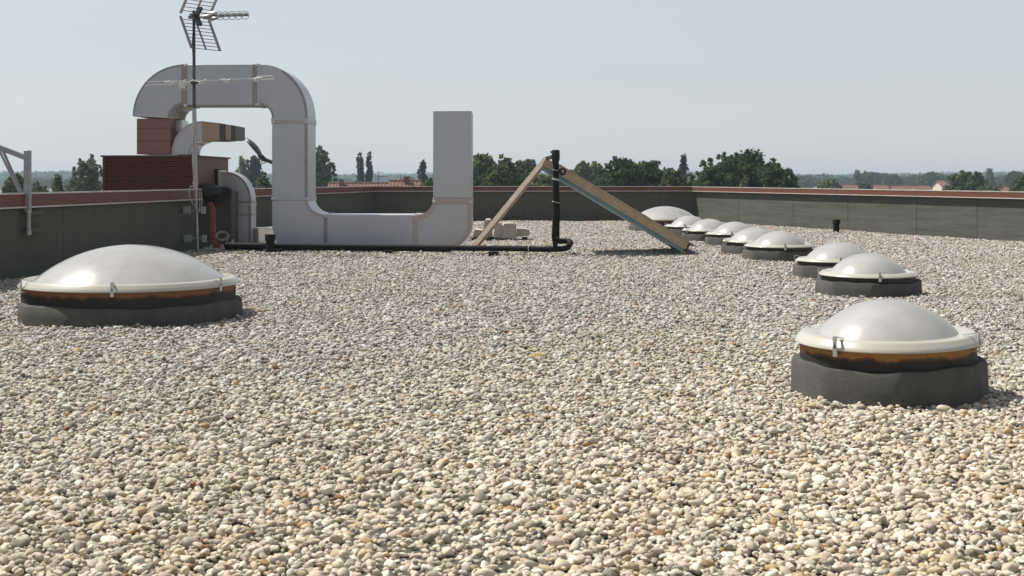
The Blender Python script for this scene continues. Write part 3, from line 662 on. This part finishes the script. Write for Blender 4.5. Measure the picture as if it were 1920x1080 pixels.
m.tube([(1.46,-.06,-.035),(1.53,-.06,-.03),(1.55,-.06,.0)], .009, 5)
vpart('end_loop', m, 'alu_bright')
m = MB(); m.tube([(-.3,-.07,-.16),(-.22,-.07,-.17),(-.1,-.07,-.11),(-.04,-.07,-.12)], .009, 6); vpart('lead', m, 'alu_bright')
m = MB().box(-.30,-.18,-.12,-.03,-.13,-.01); vpart('junction_box', m, 'alu_bright')

# ------------------------------------------------------------------ satellite dish (edge on)
SD_Y = 31.0
dish = thing('satellite_dish', P(520,460,SD_Y), 'dark satellite dish seen edge on beside the tall duct leg', 'satellite dish')
c0, c1 = P(460,262,SD_Y), P(489,296,SD_Y)
ctr = (c0+c1)/2; ax = (c1-c0).normalized(); rad = (c1-c0).length/2
nrm = Vector((ax.z, ax.z*.17, -ax.x)).normalized()      # tilted, its rim towards the lower left
xa = ax; ya = nrm.cross(xa).normalized()
m = MB(); vs = []; fs = []; nr, na = 8, 40
for s in (0, 1):
    for j in range(nr+1):
        r_ = rad*1.08*(j/nr if j else .001)
        for k in range(na):
            a = 2*math.pi*k/na; dep = .22*r_*r_/(rad) - .02*s*1.6
            vs.append(ctr + xa*r_*math.cos(a) + ya*r_*math.sin(a) + nrm*(dep-.06-.03*s))
for s in (0,1):
    for j in range(nr):
        for k in range(na):
            b0 = s*(nr+1)*na + j*na; fs.append((b0+k, b0+(k+1)%na, b0+na+(k+1)%na, b0+na+k))
for k in range(na):
    b0 = nr*na; b1 = (2*nr+1)*na; fs.append((b0+k, b0+(k+1)%na, b1+(k+1)%na, b1+k))
make('reflector', m.add(vs, fs), M['darkmetal'], dish, smooth=40)
m = MB(); m.bar(P(486,290,SD_Y), P(497,300,SD_Y), .12, .10); m.tube([P(496,299,SD_Y), P(520,308,SD_Y)], .045, 10)
make('mount', m, M['darkmetal'], dish)
m = MB(); m.tube([P(493,297,SD_Y-.1),P(490,302,SD_Y-.1),P(493,307,SD_Y-.1),P(498,305,SD_Y-.1),P(497,300,SD_Y-.1)], .012, 6); make('cable', m, M['black'], dish)
make('pole', MB().tube([P(520,304,SD_Y), (P(520,0,SD_Y).x, SD_Y, 0)], .035, 10), M['steel'], dish)

# ------------------------------------------------------------------ grey bracket arm on the left wall
KY = 19.55
arm = thing('davit_bracket', P(52,440,KY), 'grey steel bracket post bolted to the left wall with an arm reaching over it', 'bracket')
make('post', MB().box(XX(46,KY),XX(57.5,KY),KY-.045,KY+.045,ZZ(396,KY),ZZ(282,KY)), M['greypaint'], arm, bevel=.008)
make('lower_tube', MB().tube([P(53,396,KY), P(53,438,KY)], .037, 14), M['greypaint'], arm)
make('collar', MB().tube([P(53,394,KY), P(53,399,KY)], .047, 14), M['steel'], arm)
m = MB(); m.tube([P(53,434,KY),P(53,436,KY)], .052, 14); m.tube([P(53,437.5,KY),P(53,440,KY)], .046, 14); make('end_collar', m, M['steel'], arm)
make('top_arm', MB().bar(P(47,295,KY), P(-70,250,KY+.1), .06, .075), M['greypaint'], arm, bevel=.006)
for dx in (-.028, .028):
    m = MB(); m.bar(P(2+dx*120,282,KY+dx*2), P(47+dx*60,378,KY+dx*2), .012, .035); make('brace', m, M['greypaint'], arm)
m = MB().box(XX(53,KY)-.025,XX(53,KY)+.025,KY+.03,KY+.55,ZZ(436,KY),ZZ(428,KY)); m.box(XX(53,KY)-.025,XX(53,KY)+.025,KY+.03,KY+.55,ZZ(404,KY),ZZ(396,KY)); make('wall_stub', m, M['bitumen'], arm)

# ------------------------------------------------------------------ black vents
vent = thing('roof_vent', (XX(506.5,25.95),25.95,0), 'short black capped vent pipe in front of the big duct', 'vent pipe', 'black vent pipes')
make('stem', MB().tube([(vent.location.x,25.95,-.03),(vent.location.x,25.95,.30)], .082, 20), M['blackpipe'], vent)
make('cap', MB().lathe([(.06,.262),(.104,.262),(.104,.375),(.098,.385),(.001,.387)], 24, c=(vent.location.x,25.95,0)), M['blackpipe'], vent)
v2 = copy_tree(vent); v2.location = (XX(1568,35.2),35.2,0); tag(v2, 'short black capped vent pipe before the sunlit right wall', 'vent pipe', 'black vent pipes')

# ------------------------------------------------------------------ insulated pipe and standpipe
pp = thing('insulated_pipe', (0,25.4,0), 'long black insulated pipe running low across the roof before the duct', 'pipe')
path = [(-5.7,26.5,.15),(-5.2,26.35,.15),(-4.2,26.1,.155),(-3.1,25.9,.15),(-2.0,25.65,.15),(-1.0,25.45,.145),(0,25.2,.15),(.55,25.08,.145),(.90,25.0,.15),(1.0,25.02,.16),(1.06,25.12,.18),(1.12,25.45,.25),(1.10,25.58,.265),(1.02,25.62,.27),(.80,25.55,.27)]
make('pipe_run', MB().tube(path, .054, 14), M['blackpipe'], pp, smooth=50)
make('pipe_run', MB().tube([(-5.75,26.75,.09),(-3,26.4,.09),(-1.2,26.0,.085)], .05, 10), M['blackpipe'], pp, smooth=50)
for x, y in ((-4.6,26.2),(-2.4,25.75),(-.35,25.28)):
    make('support_block', MB().box(x-.09,x+.09,y-.10,y+.10,0,.085), M['black'], pp)
m = MB()
for x, y in ((.31,25.12),(.32,25.12)): m.tube([(x,y,.15),(x+.01,y-.002,.15)], .0685, 14)
make('joint_band', m, M['cable'], pp)
PX, PYY = XX(1042,25.0), 25.0
sp = thing('standpipe', (PX,PYY,0), 'upright black insulated standpipe leaning against the wooden frame top', 'standpipe')
def zz(y): return ZZ(y, PYY)
make('pipe', MB().tube([(PX-.01,PYY,zz(463)),(PX-.005,PYY,zz(450)),(PX-.005,PYY,zz(447)),(PX+.01,PYY,zz(400)),(PX,PYY,zz(340)),(PX,PYY,zz(312)),(PX,PYY,zz(296))], [.040,.062,.074,.070,.060,.058,.06], 16), M['blackpipe'], sp, smooth=50)
make('head', MB().tube([(PX-.005,PYY,zz(305)),(PX,PYY,zz(298)),(PX,PYY,zz(284)),(PX,PYY,zz(281))], [.060,.077,.076,.066], 18), M['black'], sp, smooth=50)
for yy, mt in ((319,'cable'),(335.5,'white_plaster'),(337.5,'cable'),(379,'cable'),(445,'darkmetal')):
    m = MB(); r_ = .064 if yy < 350 else .0715+.004; m.tube([(PX,PYY,zz(yy+.8)),(PX+.004,PYY,zz(yy-.8))], r_, 16); make('tie_band', m, M[mt], sp)
m = MB()
for k, (rr_, ox) in enumerate(((.062,0),(.050,.01),(.055,-.008))):
    m.tube([(PX+.125+ox+rr_*math.cos(2*math.pi*j/20), PYY-.03+.012*k, zz(322)+rr_*math.sin(2*math.pi*j/20)) for j in range(21)], .010, 6, cap=False)
m.tube([(PX+.06,PYY-.02,zz(318)),(PX+.13,PYY-.03,zz(324)),(PX+.10,PYY-.03,zz(330))], .011, 6)
make('cable_loop', m, M['black'], sp)
m = MB(); m.bar((PX-.05,PYY-.02,zz(284)),(PX-.10,PYY-.02,zz(286)),.03,.04); m.bar((PX-.06,PYY,zz(294)),(PX-.17,PYY+.1,zz(297)),.06,.06); make('valve', m, M['darkmetal'], sp)

# ------------------------------------------------------------------ solar collector on a wooden A-frame
CY, CW = 25.3, 1.9
col = thing('solar_collector', (2.2,CY,0), 'sloping wooden boxed collector panel propped up as one half of an A-frame', 'collector')
a_, b2_ = Vector((XX(1020,CY),CY,ZZ(302,CY))), Vector((XX(1288,CY),CY,ZZ(462,CY)))
dv = (b2_-a_).normalized(); up = Vector((-dv.z,0,dv.x))
if up.z < 0: up = -up
def board(p, q_, o0, o1, y0, y1, mb=None):
    mb = mb or MB(); pl = [p+up*o0, q_+up*o0, q_+up*o1, p+up*o1]
    return mb.prism([(v.x, v.z) for v in pl], y0, y1)
make('side_board', board(a_, b2_, -.075, .075, CY, CY+.05), M['wood'], col, bevel=.004)
make('edge_strip', board(a_+dv*.05, b2_+dv*.02, -.035, -.012, CY-.012, CY-.0005), M['wood_grey'], col)
make('top_trim', board(a_+dv*.15, b2_+dv*.16, .076, .10, CY-.03, CY+CW+.03), M['wood_grey'], col)
make('far_board', board(a_, b2_, -.075, .075, CY+CW-.05, CY+CW), M['wood'], col)
make('backing_sheet', board(a_+dv*.02, b2_-dv*.02, -.145, -.077, CY+.012, CY+CW-.012), M['teal'], col)
make('bottom_trim', board(a_+dv*.2, b2_-dv*.3, -.158, -.146, CY+.005, CY+.045), M['alu'], col)
make('end_cap', board(b2_, b2_+dv*.04, -.09, .07, CY+.003, CY+CW-.003), M['black'], col)
make('glazing', board(a_+dv*.3, b2_+dv*.1, .101, .106, CY+.06, CY+CW-.06), M['glass'], col)
for y in (CY+.05, CY+CW-.2):
    m = MB().bar((b2_.x-.09,y+.05,-.02),(b2_.x-.02,y+.05,ZZ(465,CY)), .10,.08); make('foot_block', m, M['wood_grey'], col)
strut = tag(make('prop_board', MB().bar(P(1025,298,CY+.08), P(884,470,CY+.30), .085, .105, roll=R(28)), M['wood_grey'], loc=P(884,466,CY+.3), bevel=.003),
            'bare wooden prop board slanting up to the collector top', 'board')

# ------------------------------------------------------------------ concrete blocks
KB = 31.0
def cblock(x0, x1, yt, yb, dep, label, yoff=0, ch=.035, lean=0):
    X0, X1 = XX(x0,KB), XX(x1,KB); Z0, Z1 = ZZ(yb,KB), ZZ(yt,KB); c = ch*1.4
    poly = [(X0-.02,Z0),(X1+.02,Z0),(X1,Z1-c),(X1-ch,Z1),(X0+ch,Z1),(X0,Z1-c)]
    m = MB().prism(poly, KB+yoff, KB+yoff+dep)
    n_ = len(poly)
    for i in range(n_):                                          # the far end is narrower
        v = m.v[n_+i]; v.x = (v.x-(X0+X1)/2)*.86+(X0+X1)/2+lean
    o = make('concrete_block', m, M['concrete'], loc=((X0+X1)/2, KB+yoff, Z0), bevel=.012, smooth=30)
    return tag(o, label, 'concrete block', 'concrete blocks heaped by the prop')
cblock(907,922,412,445,.9,'narrow concrete block half hidden by the prop board', .1)
cblock(927,941.5,418,447,.7,'slim middle concrete block left of the wide one',0)
cblock(943,968,418.5,447,.75,'widest upright concrete block in the heap',-.04, lean=-.05)
m = MB(); pl = [(XX(886,KB),ZZ(445,KB)),(XX(905,KB),ZZ(445,KB)),(XX(905,KB),ZZ(432,KB)),(XX(889,KB),ZZ(430,KB))]
tag(make('concrete_block', m.prism(pl, KB+.1, KB+.8), M['concrete'], loc=(XX(895,KB),KB+.1,ZZ(445,KB)), bevel=.015), 'low slanting concrete block next to the duct foot', 'concrete block', 'concrete blocks heaped by the prop')
m = MB(); pl = [(XX(969.5,KB),ZZ(444,KB)),(XX(991,KB),ZZ(442,KB)),(XX(994,KB),ZZ(439,KB)),(XX(992,KB),ZZ(431,KB)),(XX(985,KB),ZZ(429,KB)),(XX(969.5,KB),ZZ(428,KB))]
tag(make('concrete_block', m.prism(pl, KB+.08, KB+.7), M['concrete'], loc=(XX(982,KB),KB+.1,ZZ(444,KB)), bevel=.015), 'rounded concrete block lying at the right end of the heap', 'concrete block', 'concrete blocks heaped by the prop')
pal = thing('pallet', (XX(940,KB),KB,0), 'dark timber skid under the heaped concrete blocks', 'pallet')
m = MB().box(XX(884,KB),XX(994,KB),KB-.06,KB+.08,.02,.06); make('runner', m, M['black'], pal)
for x in (888, 923, 984):
    make('bearer', MB().box(XX(x-5,KB),XX(x+5,KB),KB-.03,KB+.85,.061,ZZ(446.5,KB)-.004), M['black'], pal)

# ------------------------------------------------------------------ fallen leaves
def dry_leaf(x, y, ln, wd, rz, label):
    d = EYE*F/(y-HZ); p = Vector((XX(x,d), d, .05)); m = MB(); n_ = 8; vs = []
    for k in range(n_+1):
        s = k/n_-.5; ww = wd*(1-(2*s)**4*.7)/2
        vs += [(s*ln, -ww, .012*math.cos(s*4)), (s*ln, 0, .012*math.cos(s*4)-.006), (s*ln, ww, .016*math.cos(s*4))]
    m.add(vs, [(3*k+j,3*k+3+j,3*k+4+j,3*k+1+j) for k in range(n_) for j in (0,1)])
    xf = Matrix.Translation(p) @ Matrix.Rotation(rz,4,'Z') @ Matrix.Rotation(R(14),4,'X')
    o = make('dry_leaf', m, M['dryleaf'], loc=p, xf=xf, smooth=60); sol = o.modifiers.new('thickness','SOLIDIFY'); sol.thickness = .002
    tag(o, label, 'leaf')
dry_leaf(1008,679,.16,.05,R(8),'long olive dry leaf lying on the gravel near the middle')
dry_leaf(147,668,.09,.06,R(40),'small brown dry leaf on the gravel before the widest skylight')

# ------------------------------------------------------------------ trees
def leaves(lobes, per_m2, leaf, rng, flat=.5):
    C_, Nn, S_ = [], [], []
    tot = []
    for (c, r) in lobes:
        r = np.array(r); area = 4*math.pi*((r[0]*r[1])**1.6/3+(r[0]*r[2])**1.6/3+(r[1]*r[2])**1.6/3)**(1/1.6)
        n = int(area*per_m2)+8
        d = rng.normal(size=(n,3)); d /= np.linalg.norm(d,axis=1,keepdims=True)
        rad = np.clip(rng.normal(.88,.16,n), .25, 1.22)
        C_.append(np.array(c)+d*r*rad[:,None]); Nn.append(d); S_.append(rad)
    C = np.concatenate(C_); Dn = np.concatenate(Nn); n = len(C)
    nr = Dn*.55+rng.normal(size=(n,3))*.6; nr /= np.linalg.norm(nr,axis=1,keepdims=True)
    t = np.cross(nr, rng.normal(size=(n,3))); t /= np.linalg.norm(t,axis=1,keepdims=True); b = np.cross(nr,t)
    s = leaf*rng.uniform(.5,1.25,(n,1))
    q_ = np.stack([C+t*s, C+b*s*.55+nr*s*.15, C-t*s*.9, C-b*s*.55-nr*s*.1], 1)
    tone = np.repeat(np.clip(rng.normal(.45,.25,n),0,1), 4)
    return q_.reshape(-1,3), tone
def leaf_mesh(name, verts, tone, mt):
    n = len(verts)//4; me = bpy.data.meshes.new(name)
    me.vertices.add(n*4); me.vertices.foreach_set('co', verts.astype(np.float32).ravel())
    me.loops.add(n*4); me.loops.foreach_set('vertex_index', np.arange(n*4, dtype=np.int32))
    me.polygons.add(n); me.polygons.foreach_set('loop_start', np.arange(0,n*4,4,dtype=np.int32)); 
    a = me.attributes.new('tone','FLOAT','POINT'); a.data.foreach_set('value', tone.astype(np.float32))
    me.materials.append(mt); me.update(calc_edges=True); me.validate(); return me
def lobe_set(kind, W, H, rng):
    # crown lobes in a local frame, base of the tree at z = 0
    L = []
    if kind == 'poplar':
        n = int(6+H)
        for k in range(n):
            f = k/(n-1); z = H*(.12+.82*f); rr = W*.5*(.55+.75*math.sin(math.pi*min(1,(f*.8+.18)))**.8)*(1-.55*f**3)*.72
            for j in range(2):
                a = rng.uniform(0,6.28); L.append(((math.cos(a)*W*.16, math.sin(a)*W*.16, z+rng.uniform(-.3,.3)), (rr*.62, rr*.62, H/n*1.5)))
        L.append(((0,0,H*.965),(W*.10,W*.10,H*.05)))
    elif kind == 'cone':
        n = 9
        for k in range(n):
            f = k/(n-1); z = H*(.15+.8*f); rr = W*.5*(1-.78*f)
            for j in range(3):
                a = rng.uniform(0,6.28); L.append(((math.cos(a)*rr*.5, math.sin(a)*rr*.5, z), (rr*.55+.15, rr*.55+.15, H*.08)))
        L.append(((0,0,H*.96),(W*.07,W*.07,H*.05)))
    else:              # rounded or loose crown: its widest part about level with the parapet top
        rv = H*(.30 if kind == 'round' else .36); rw = W*.5; cz = H-rv; n = int(70*max(1, (rv/rw)**.8))
        if kind == 'loose': n = int(n*.95)
        for k in range(n):
            th = math.acos(rng.uniform(-.55,1)); a = rng.uniform(0,6.28); sr = rng.uniform(.62,.90) if kind == 'round' else math.sqrt(rng.uniform(.1,.92))
            up = math.cos(th); zs = rv*(1 if up > 0 else 1.4)
            pinch = 1 if kind == 'round' else (1-.35*max(0,up))
            s = W*(rng.uniform(.085,.15) if kind == 'round' else rng.uniform(.06,.12))
            L.append(((math.sin(th)*math.cos(a)*rw*sr*.88*pinch, math.sin(th)*math.sin(a)*rw*sr*.88*pinch, cz+up*zs*sr*1.02), (s, s, min(s*.9, rv*.25))))
        for k in range(int(n*.7)):                                # sprigs that break the outline
            th = math.acos(rng.uniform(-.3,1)); a = rng.uniform(0,6.28); s = W*rng.uniform(.025,.055); q_ = rng.uniform(.88,1.06)
            L.append(((math.sin(th)*math.cos(a)*rw*q_, math.sin(th)*math.sin(a)*rw*q_, cz+math.cos(th)*rv*q_), (s,s,s)))
        L.append(((0,0,cz), (rw*.6, rw*.6, rv*.62)) if kind == 'round' else ((0,0,cz-.1*rv), (rw*.5, rw*.5, rv*.6)))
    return L
TSEED = [100]
def tree(x, wpx, ytop, D, kind, mt, label, dens=1.0, name='tree', extra=None):
    TSEED[0] += 1; rng = np.random.default_rng(TSEED[0]); X = XX(x,D); H = ZZ(ytop,D)-GZ; W = wpx*D/F*{'poplar':1.3,'cone':1.4,'round':1.1,'loose':1.15}[kind]
    t = thing(name, (X,D,GZ), label, 'tree', 'trees beyond the parapet')
    lobes = lobe_set(kind, W, H, rng)
    leaf = max(.15, D*.00165) * (1.15 if kind == 'loose' else 1)
    per = {'loose': 1.0, 'poplar': 1.25, 'cone': 1.2, 'round': 1.15}[kind]*dens/(leaf*leaf*1.1)
    vts, tone = leaves(lobes, per, leaf, rng)
    o = bpy.data.objects.new('crown', leaf_mesh('crown', vts, tone, LM[mt])); COL.objects.link(o); o.parent = t
    m = MB(); tr = max(.12, H*.022)
    m.tube([(0,0,-.2),(.05,.02,H*.3),(0,.05,H*.6),(.05,0,H*.85)], [tr*1.3, tr, tr*.6, tr*.15], 8)
    for k in range(7):
        f = .25+.08*k; a = rng.uniform(0,6.28); ln = W*.36*rng.uniform(.7,1.1)
        if kind == 'poplar': ln *= .45
        m.tube([(0,0,H*f),(math.cos(a)*ln*.5,math.sin(a)*ln*.5,H*f+ln*.45),(math.cos(a)*ln,math.sin(a)*ln,H*f+ln*.8)], [tr*.5,tr*.3,tr*.08], 6)
    tk = make('trunk', m, M['bark'], t, loc=(0,0,0)); tk.location = (0,0,0)
    return t
T = [
 (28,52,326,95,'round','light','olive bushy tree behind the grey bracket arm'),
 (73,40,343,150,'round','mid','low round treetop just right of the grey bracket post'),
 (107,44,334,120,'cone','mid','small pointed tree left of the loose grey-green one'),
 (165,66,296,120,'loose','grey','tall loose grey-green tree left of the plant unit'),
 (452,30,297,230,'poplar','mid','slimmer dark treetop behind the satellite dish, left of its twin'),
 (476,42,294,235,'poplar','poplar','broad dark columnar tree below the satellite dish'),
 (494,34,326,90,'round','light','light green bush between the elbow duct and tall duct leg'),
 (600,50,276,190,'loose','mid','open leafy tree right against the tall duct leg'),
 (675,18,289,250,'poplar','poplar','left one of the pair of slim dark poplars'),
 (692.5,14,288,250,'poplar','poplar','right one of the pair of slim dark poplars'),
 (792,30,306,220,'cone','poplar','dark pointed tree left of the open duct end'),
 (801,42,336,105,'round','mid','low bush under the dark pointed tree by the duct end'),
 (905,66,288,140,'round','mid','leafy treetop showing right beside the open duct end'),
 (950,74,293,115,'loose','mid','feathery green tree left of the wooden prop'),
 (980,60,300,135,'round','mid','rounded crown just behind the wooden prop board'),
 (996,30,301,240,'poplar','poplar','small dark tree seen above the prop board'),
 (1022,66,328,120,'round','light','low light bush under the peak of the wooden frame'),
 (1092,46,305,180,'loose','light','pale thin tree right of the standpipe'),
 (1114,42,303,185,'loose','light','second pale thin tree, just above the sloping collector'),
 (935,60,311,112,'round','mid','low rounded tree in front of the feathery green one'),
 (1046,54,316,128,'round','mid','green tree right behind the standpipe'),
 (1302,44,324,118,'round','mid','low tree in the dip left of the largest dark crown'),
 (1478,44,328,112,'round','dark','lowest dark tree at the right end of the near tree line'),
 (1062,64,322,125,'round','mid','low green tree between the standpipe and the pale thin trees'),
 (1136,48,314,118,'round','mid','mid green crown left of the broad dark tree'),
 (1168,92,297,110,'round','dark','broad dark green tree behind the sloping collector'),
 (1222,90,300,114,'round','dark','round dark tree overlapping the broad one on its right'),
 (1261,56,316,108,'round','mid','paler lower tree in front of the pointed dark one'),
 (1281,30,295,200,'cone','poplar','pointed dark tree left of the largest crown'),
 (1362,118,290,105,'round','dark','left half of the largest dark crown over the far corner'),
 (1408,124,286,108,'round','dark','largest dark crown rising over the right parapet'),
 (1452,84,309,104,'round','dark','low right shoulder tree of the largest dark crown'),
 (1395,34,341,95,'round','light','small light bush in front of the largest dark crown'),
 (1555,46,337,230,'round','light','yellow-green bush behind the left part of right parapet'),
 (1622,24,343,260,'round','mid','small green treetop between two red roofs'),
 (1802,54,321,190,'loose','mid','leafy green tree near the pink house'),
 (1832,40,326,185,'loose','mid','second leafy green tree right of the one near the pink house'),
 (1858,50,346,170,'round','light','low hedge-like tree left of the white house'),
 (1915,40,330,160,'round','mid','green tree cut by the right edge of the photo'),
]
for a in T: tree(*a)
FT = [(1510,44,331,620,'round'),(1545,40,329,900,'round'),(1580,34,333,760,'round'),(1607,28,322,560,'cone'),(1628,34,324,560,'round'),(1652,34,325,580,'round'),(1672,34,328,560,'round'),
      (1716,40,330,640,'round'),(1748,46,325,520,'round'),(1764,36,327,800,'round'),(1856,26,319,480,'cone'),(1880,30,331,640,'round'),(1904,36,322,430,'round'),(1690,40,334,700,'round'),
      (765,24,333,620,'round'),(826,36,330,520,'round'),(70,60,336,700,'round'),(118,44,339,600,'round'),(640,40,336,900,'round')]
FL = ['hazy tree just right of the largest dark crown','hazy tree above the yellow-green bush','small hazy tree left of the distant pointed one','distant pointed tree above the first red roof',
      'hazy round tree right of the distant pointed one','hazy tree over the gap between two red roofs','last hazy tree of the tall distant clump','low hazy tree left of the distant dark mound',
      'distant dark mound of a tree left of the pink house','pale hazy tree behind the pink house','distant spire-like tree between the green ones','hazy tree above the white house',
      'distant round tree near the right photo edge','low hazy tree in the dip of the far tree line','hazy tree left of the dark pointed one by the duct','hazy tree hidden mostly by the open duct end',
      'hazy blue tree line bit right of the bracket post','hazy blue tree left of the loose grey-green tree','faint hazy tree left of the poplar pair']
for a, lb in zip(FT, FL): tree(a[0],a[1],a[2],a[3],a[4],'mid',lb,dens=.8)

# distant woods: one uncountable mass on the horizon
def woods():
    rng = np.random.default_rng(77); lobes = []
    for D, ztop, nn_ in ((1300,3,260),(1900,7,300),(2700,8,300)):
        for k in range(nn_):
            x = rng.uniform(-.48,.48)*D; u = x/D
            hgt = 8+ztop*(.55+.45*math.sin(u*17+D*.01))*rng.uniform(.6,1.25)+2
            lobes.append(((x, D+rng.uniform(-60,60), GZ+hgt*.45), (D*.011*rng.uniform(.7,1.4), 14, hgt*.55)))
    vts, tone = leaves(lobes, .11, 3.2, rng)
    o = bpy.data.objects.new('distant_woods', leaf_mesh('distant_woods', vts, tone, LM['mid'])); COL.objects.link(o)
    tag(o, 'bluish woods in the haze along the whole horizon', 'woods', kind='stuff')
woods()

# ------------------------------------------------------------------ houses
def house(x0, x1, yr, D, dep, label, wallm='plaster', rise=2.2, axis='x', chim=None, gable_front=False):
    X0, X1 = XX(x0,D), XX(x1,D); zr = ZZ(yr,D); ze = zr-rise
    t = thing('house', ((X0+X1)/2, D, GZ), label, 'house')
    make('wall', MB().box(X0+.3,X1-.3,D,D+dep,GZ,ze), M[wallm], t)
    ov = .5; m = MB(); th = .18
    if not gable_front:
        y0, ym, y1 = D-ov, D+dep/2, D+dep+ov
        vs = []
        for x in (X0,X1): vs += [(x,y0,ze),(x,ym,zr),(x,y1,ze),(x,y1,ze-th),(x,ym,zr-th),(x,y0,ze-th)]
        m.add(vs, [(0,6,7,1),(1,7,8,2),(2,8,9,3),(3,9,10,4),(4,10,11,5),(5,11,6,0),(5,0,1,4),(4,1,2,3),(6,11,10,7),(7,10,9,8)])
        g = MB()
        for x in (X0+.31,X1-.31): g.add([(x,D,ze),(x,D+dep,ze),(x,ym,zr-th)], [(0,1,2)])
        # rows of tile humps on the near slope
        rf = make('roof', m, M['tiles'], t, smooth=0)
        tl = MB(); k = X0+.2
        while k < X1-.2:
            tl.tube([(k,y0+.05,ze+.02),(k,ym,zr+.02)], .085, 5, cap=False); k += .42
        make('tile_rows', tl, M['tiles'], rf, smooth=60)
        make('ridge', MB().tube([(X0,ym,zr+.03),(X1,ym,zr+.03)], .16, 8), M['tiles'], rf)
        make('gable', g, M[wallm], t, smooth=0)
    for cx in (chim or []):
        X = XX(cx,D); c = MB().box(X-.28,X+.28,D+dep/2-.9,D+dep/2-.3,zr-1.2,zr+.45); c.box(X-.34,X+.34,D+dep/2-.96,D+dep/2-.24,zr+.45,zr+.53); make('chimney', c, M['tiles'], rf)
    nw = max(2, int((X1-X0)/3))
    for k in range(min(nw,8)):
        xx = X0+(X1-X0)*(k+.5)/nw
        f = make('window', MB().box(xx-.55,xx+.55,D-.04,D+.02,GZ+4.2,GZ+5.7), M['white_plaster'], t); make('pane', MB().box(xx-.45,xx+.45,D-.05,D-.041,GZ+4.3,GZ+5.6), M['window'], f)
    return t
house(606,722,344,170,10,'long terracotta roof behind the poplar pair','plaster',2.4,chim=[632])
house(722,785,340,150,10,'higher terracotta roof left of the open duct end','plaster',2.3,chim=[757])
house(1574,1617,346.5,330,11,'terracotta roof nearest the yellow-green bush','plaster',3,chim=None)
house(1648,1676,347.5,340,11,'second terracotta roof from the left over the right parapet','plaster',2.6)
house(1682,1718,349,330,11,'third terracotta roof, low over the right parapet','plaster',2.4)
house(1720,1756,349,345,11,'terracotta roof nearest the pink house','plaster',2.4)
hp_ = house(1765,1780,339,380,9,'narrow pink house standing taller than the red roofs','plaster',1.6)
house(1868,1906,350.5,260,10,'low pale house right of the leafy green trees','white_plaster',1.6,chim=[1889])
tw = thing('tower_block', P(2,340,1500)*1, 'far grey tower block fading into haze at the left edge', 'building'); tw.location.z = GZ; WLOC[tw.name] = Vector((tw.location.x,1500,GZ))
make('wall', MB().box(XX(-8,1500),XX(8,1500),1500,1518,GZ,ZZ(325,1500)), M['tower'], tw)
for k in range(5):
    z_ = GZ+4+k*2.2; make('window_row', MB().box(XX(-7,1500),XX(7,1500),1499.7,1499.95,z_,z_+1.0), M['window'], tw)
# roof aerials on the houses, masts far off
def aerial(x, yb, yt, D, arms, label):
    t = thing('house_aerial', P(x,yb,D), label, 'antenna', 'far aerials and masts'); r = D*.00022
    make('pole', MB().tube([P(x,yb,D), P(x,yt,D)], r, 6), M['darkmetal'], t)
    for (y, xa, xb, dy) in arms: make('arm', MB().tube([P(xa,y,D), P(xb,y+dy,D)], r*.8, 5), M['darkmetal'], t)
aerial(709.5,347,322,160,[(323,707,716,0),(330,702,728,1.5),(336,703,712,-2),(333,709,722,-2)],'spindly house aerial over the terracotta roofs right of the poplars')
aerial(751,340,328,155,[(329,749,753,0)],'thin bare pole on the higher terracotta roof')
aerial(1681,346,327,500,[(328,1679,1683,0)],'thin mast left of its twin over the far tree line')
aerial(1695,346,327,500,[(328,1693,1697,0)],'thin mast right of its twin over the far tree line')
aerial(1848.5,346,316,420,[],'tall bare mast beside the distant spire-like tree')
cr = thing('tower_crane', P(123,345,900), 'faint construction crane left of the loose grey-green tree', 'crane')
make('mast', MB().tube([P(124,352,900), P(124,329,900)], .35, 6), M['tower'], cr); make('jib', MB().tube([P(113,328.5,900), P(124,330,900), P(127,331,900)], .28, 6), M['tower'], cr)

# ------------------------------------------------------------------ haze
hz = MB().box(-6500,6500,-60,8500,GZ-1,9)
hm_ = bpy.data.materials.new('haze_air'); hm_.use_nodes = True; N = hm_.node_tree.nodes; N.remove(N["Principled BSDF"])
pv = N.new("ShaderNodeVolumePrincipled"); pv.inputs['Color'].default_value = (.68,.85,1,1); pv.inputs['Density'].default_value = .00033; pv.inputs['Anisotropy'].default_value = .2
hm_.node_tree.links.new(pv.outputs[0], N["Material Output"].inputs['Volume'])
tag(make('haze', hz, hm_, smooth=0), kind='stuff')
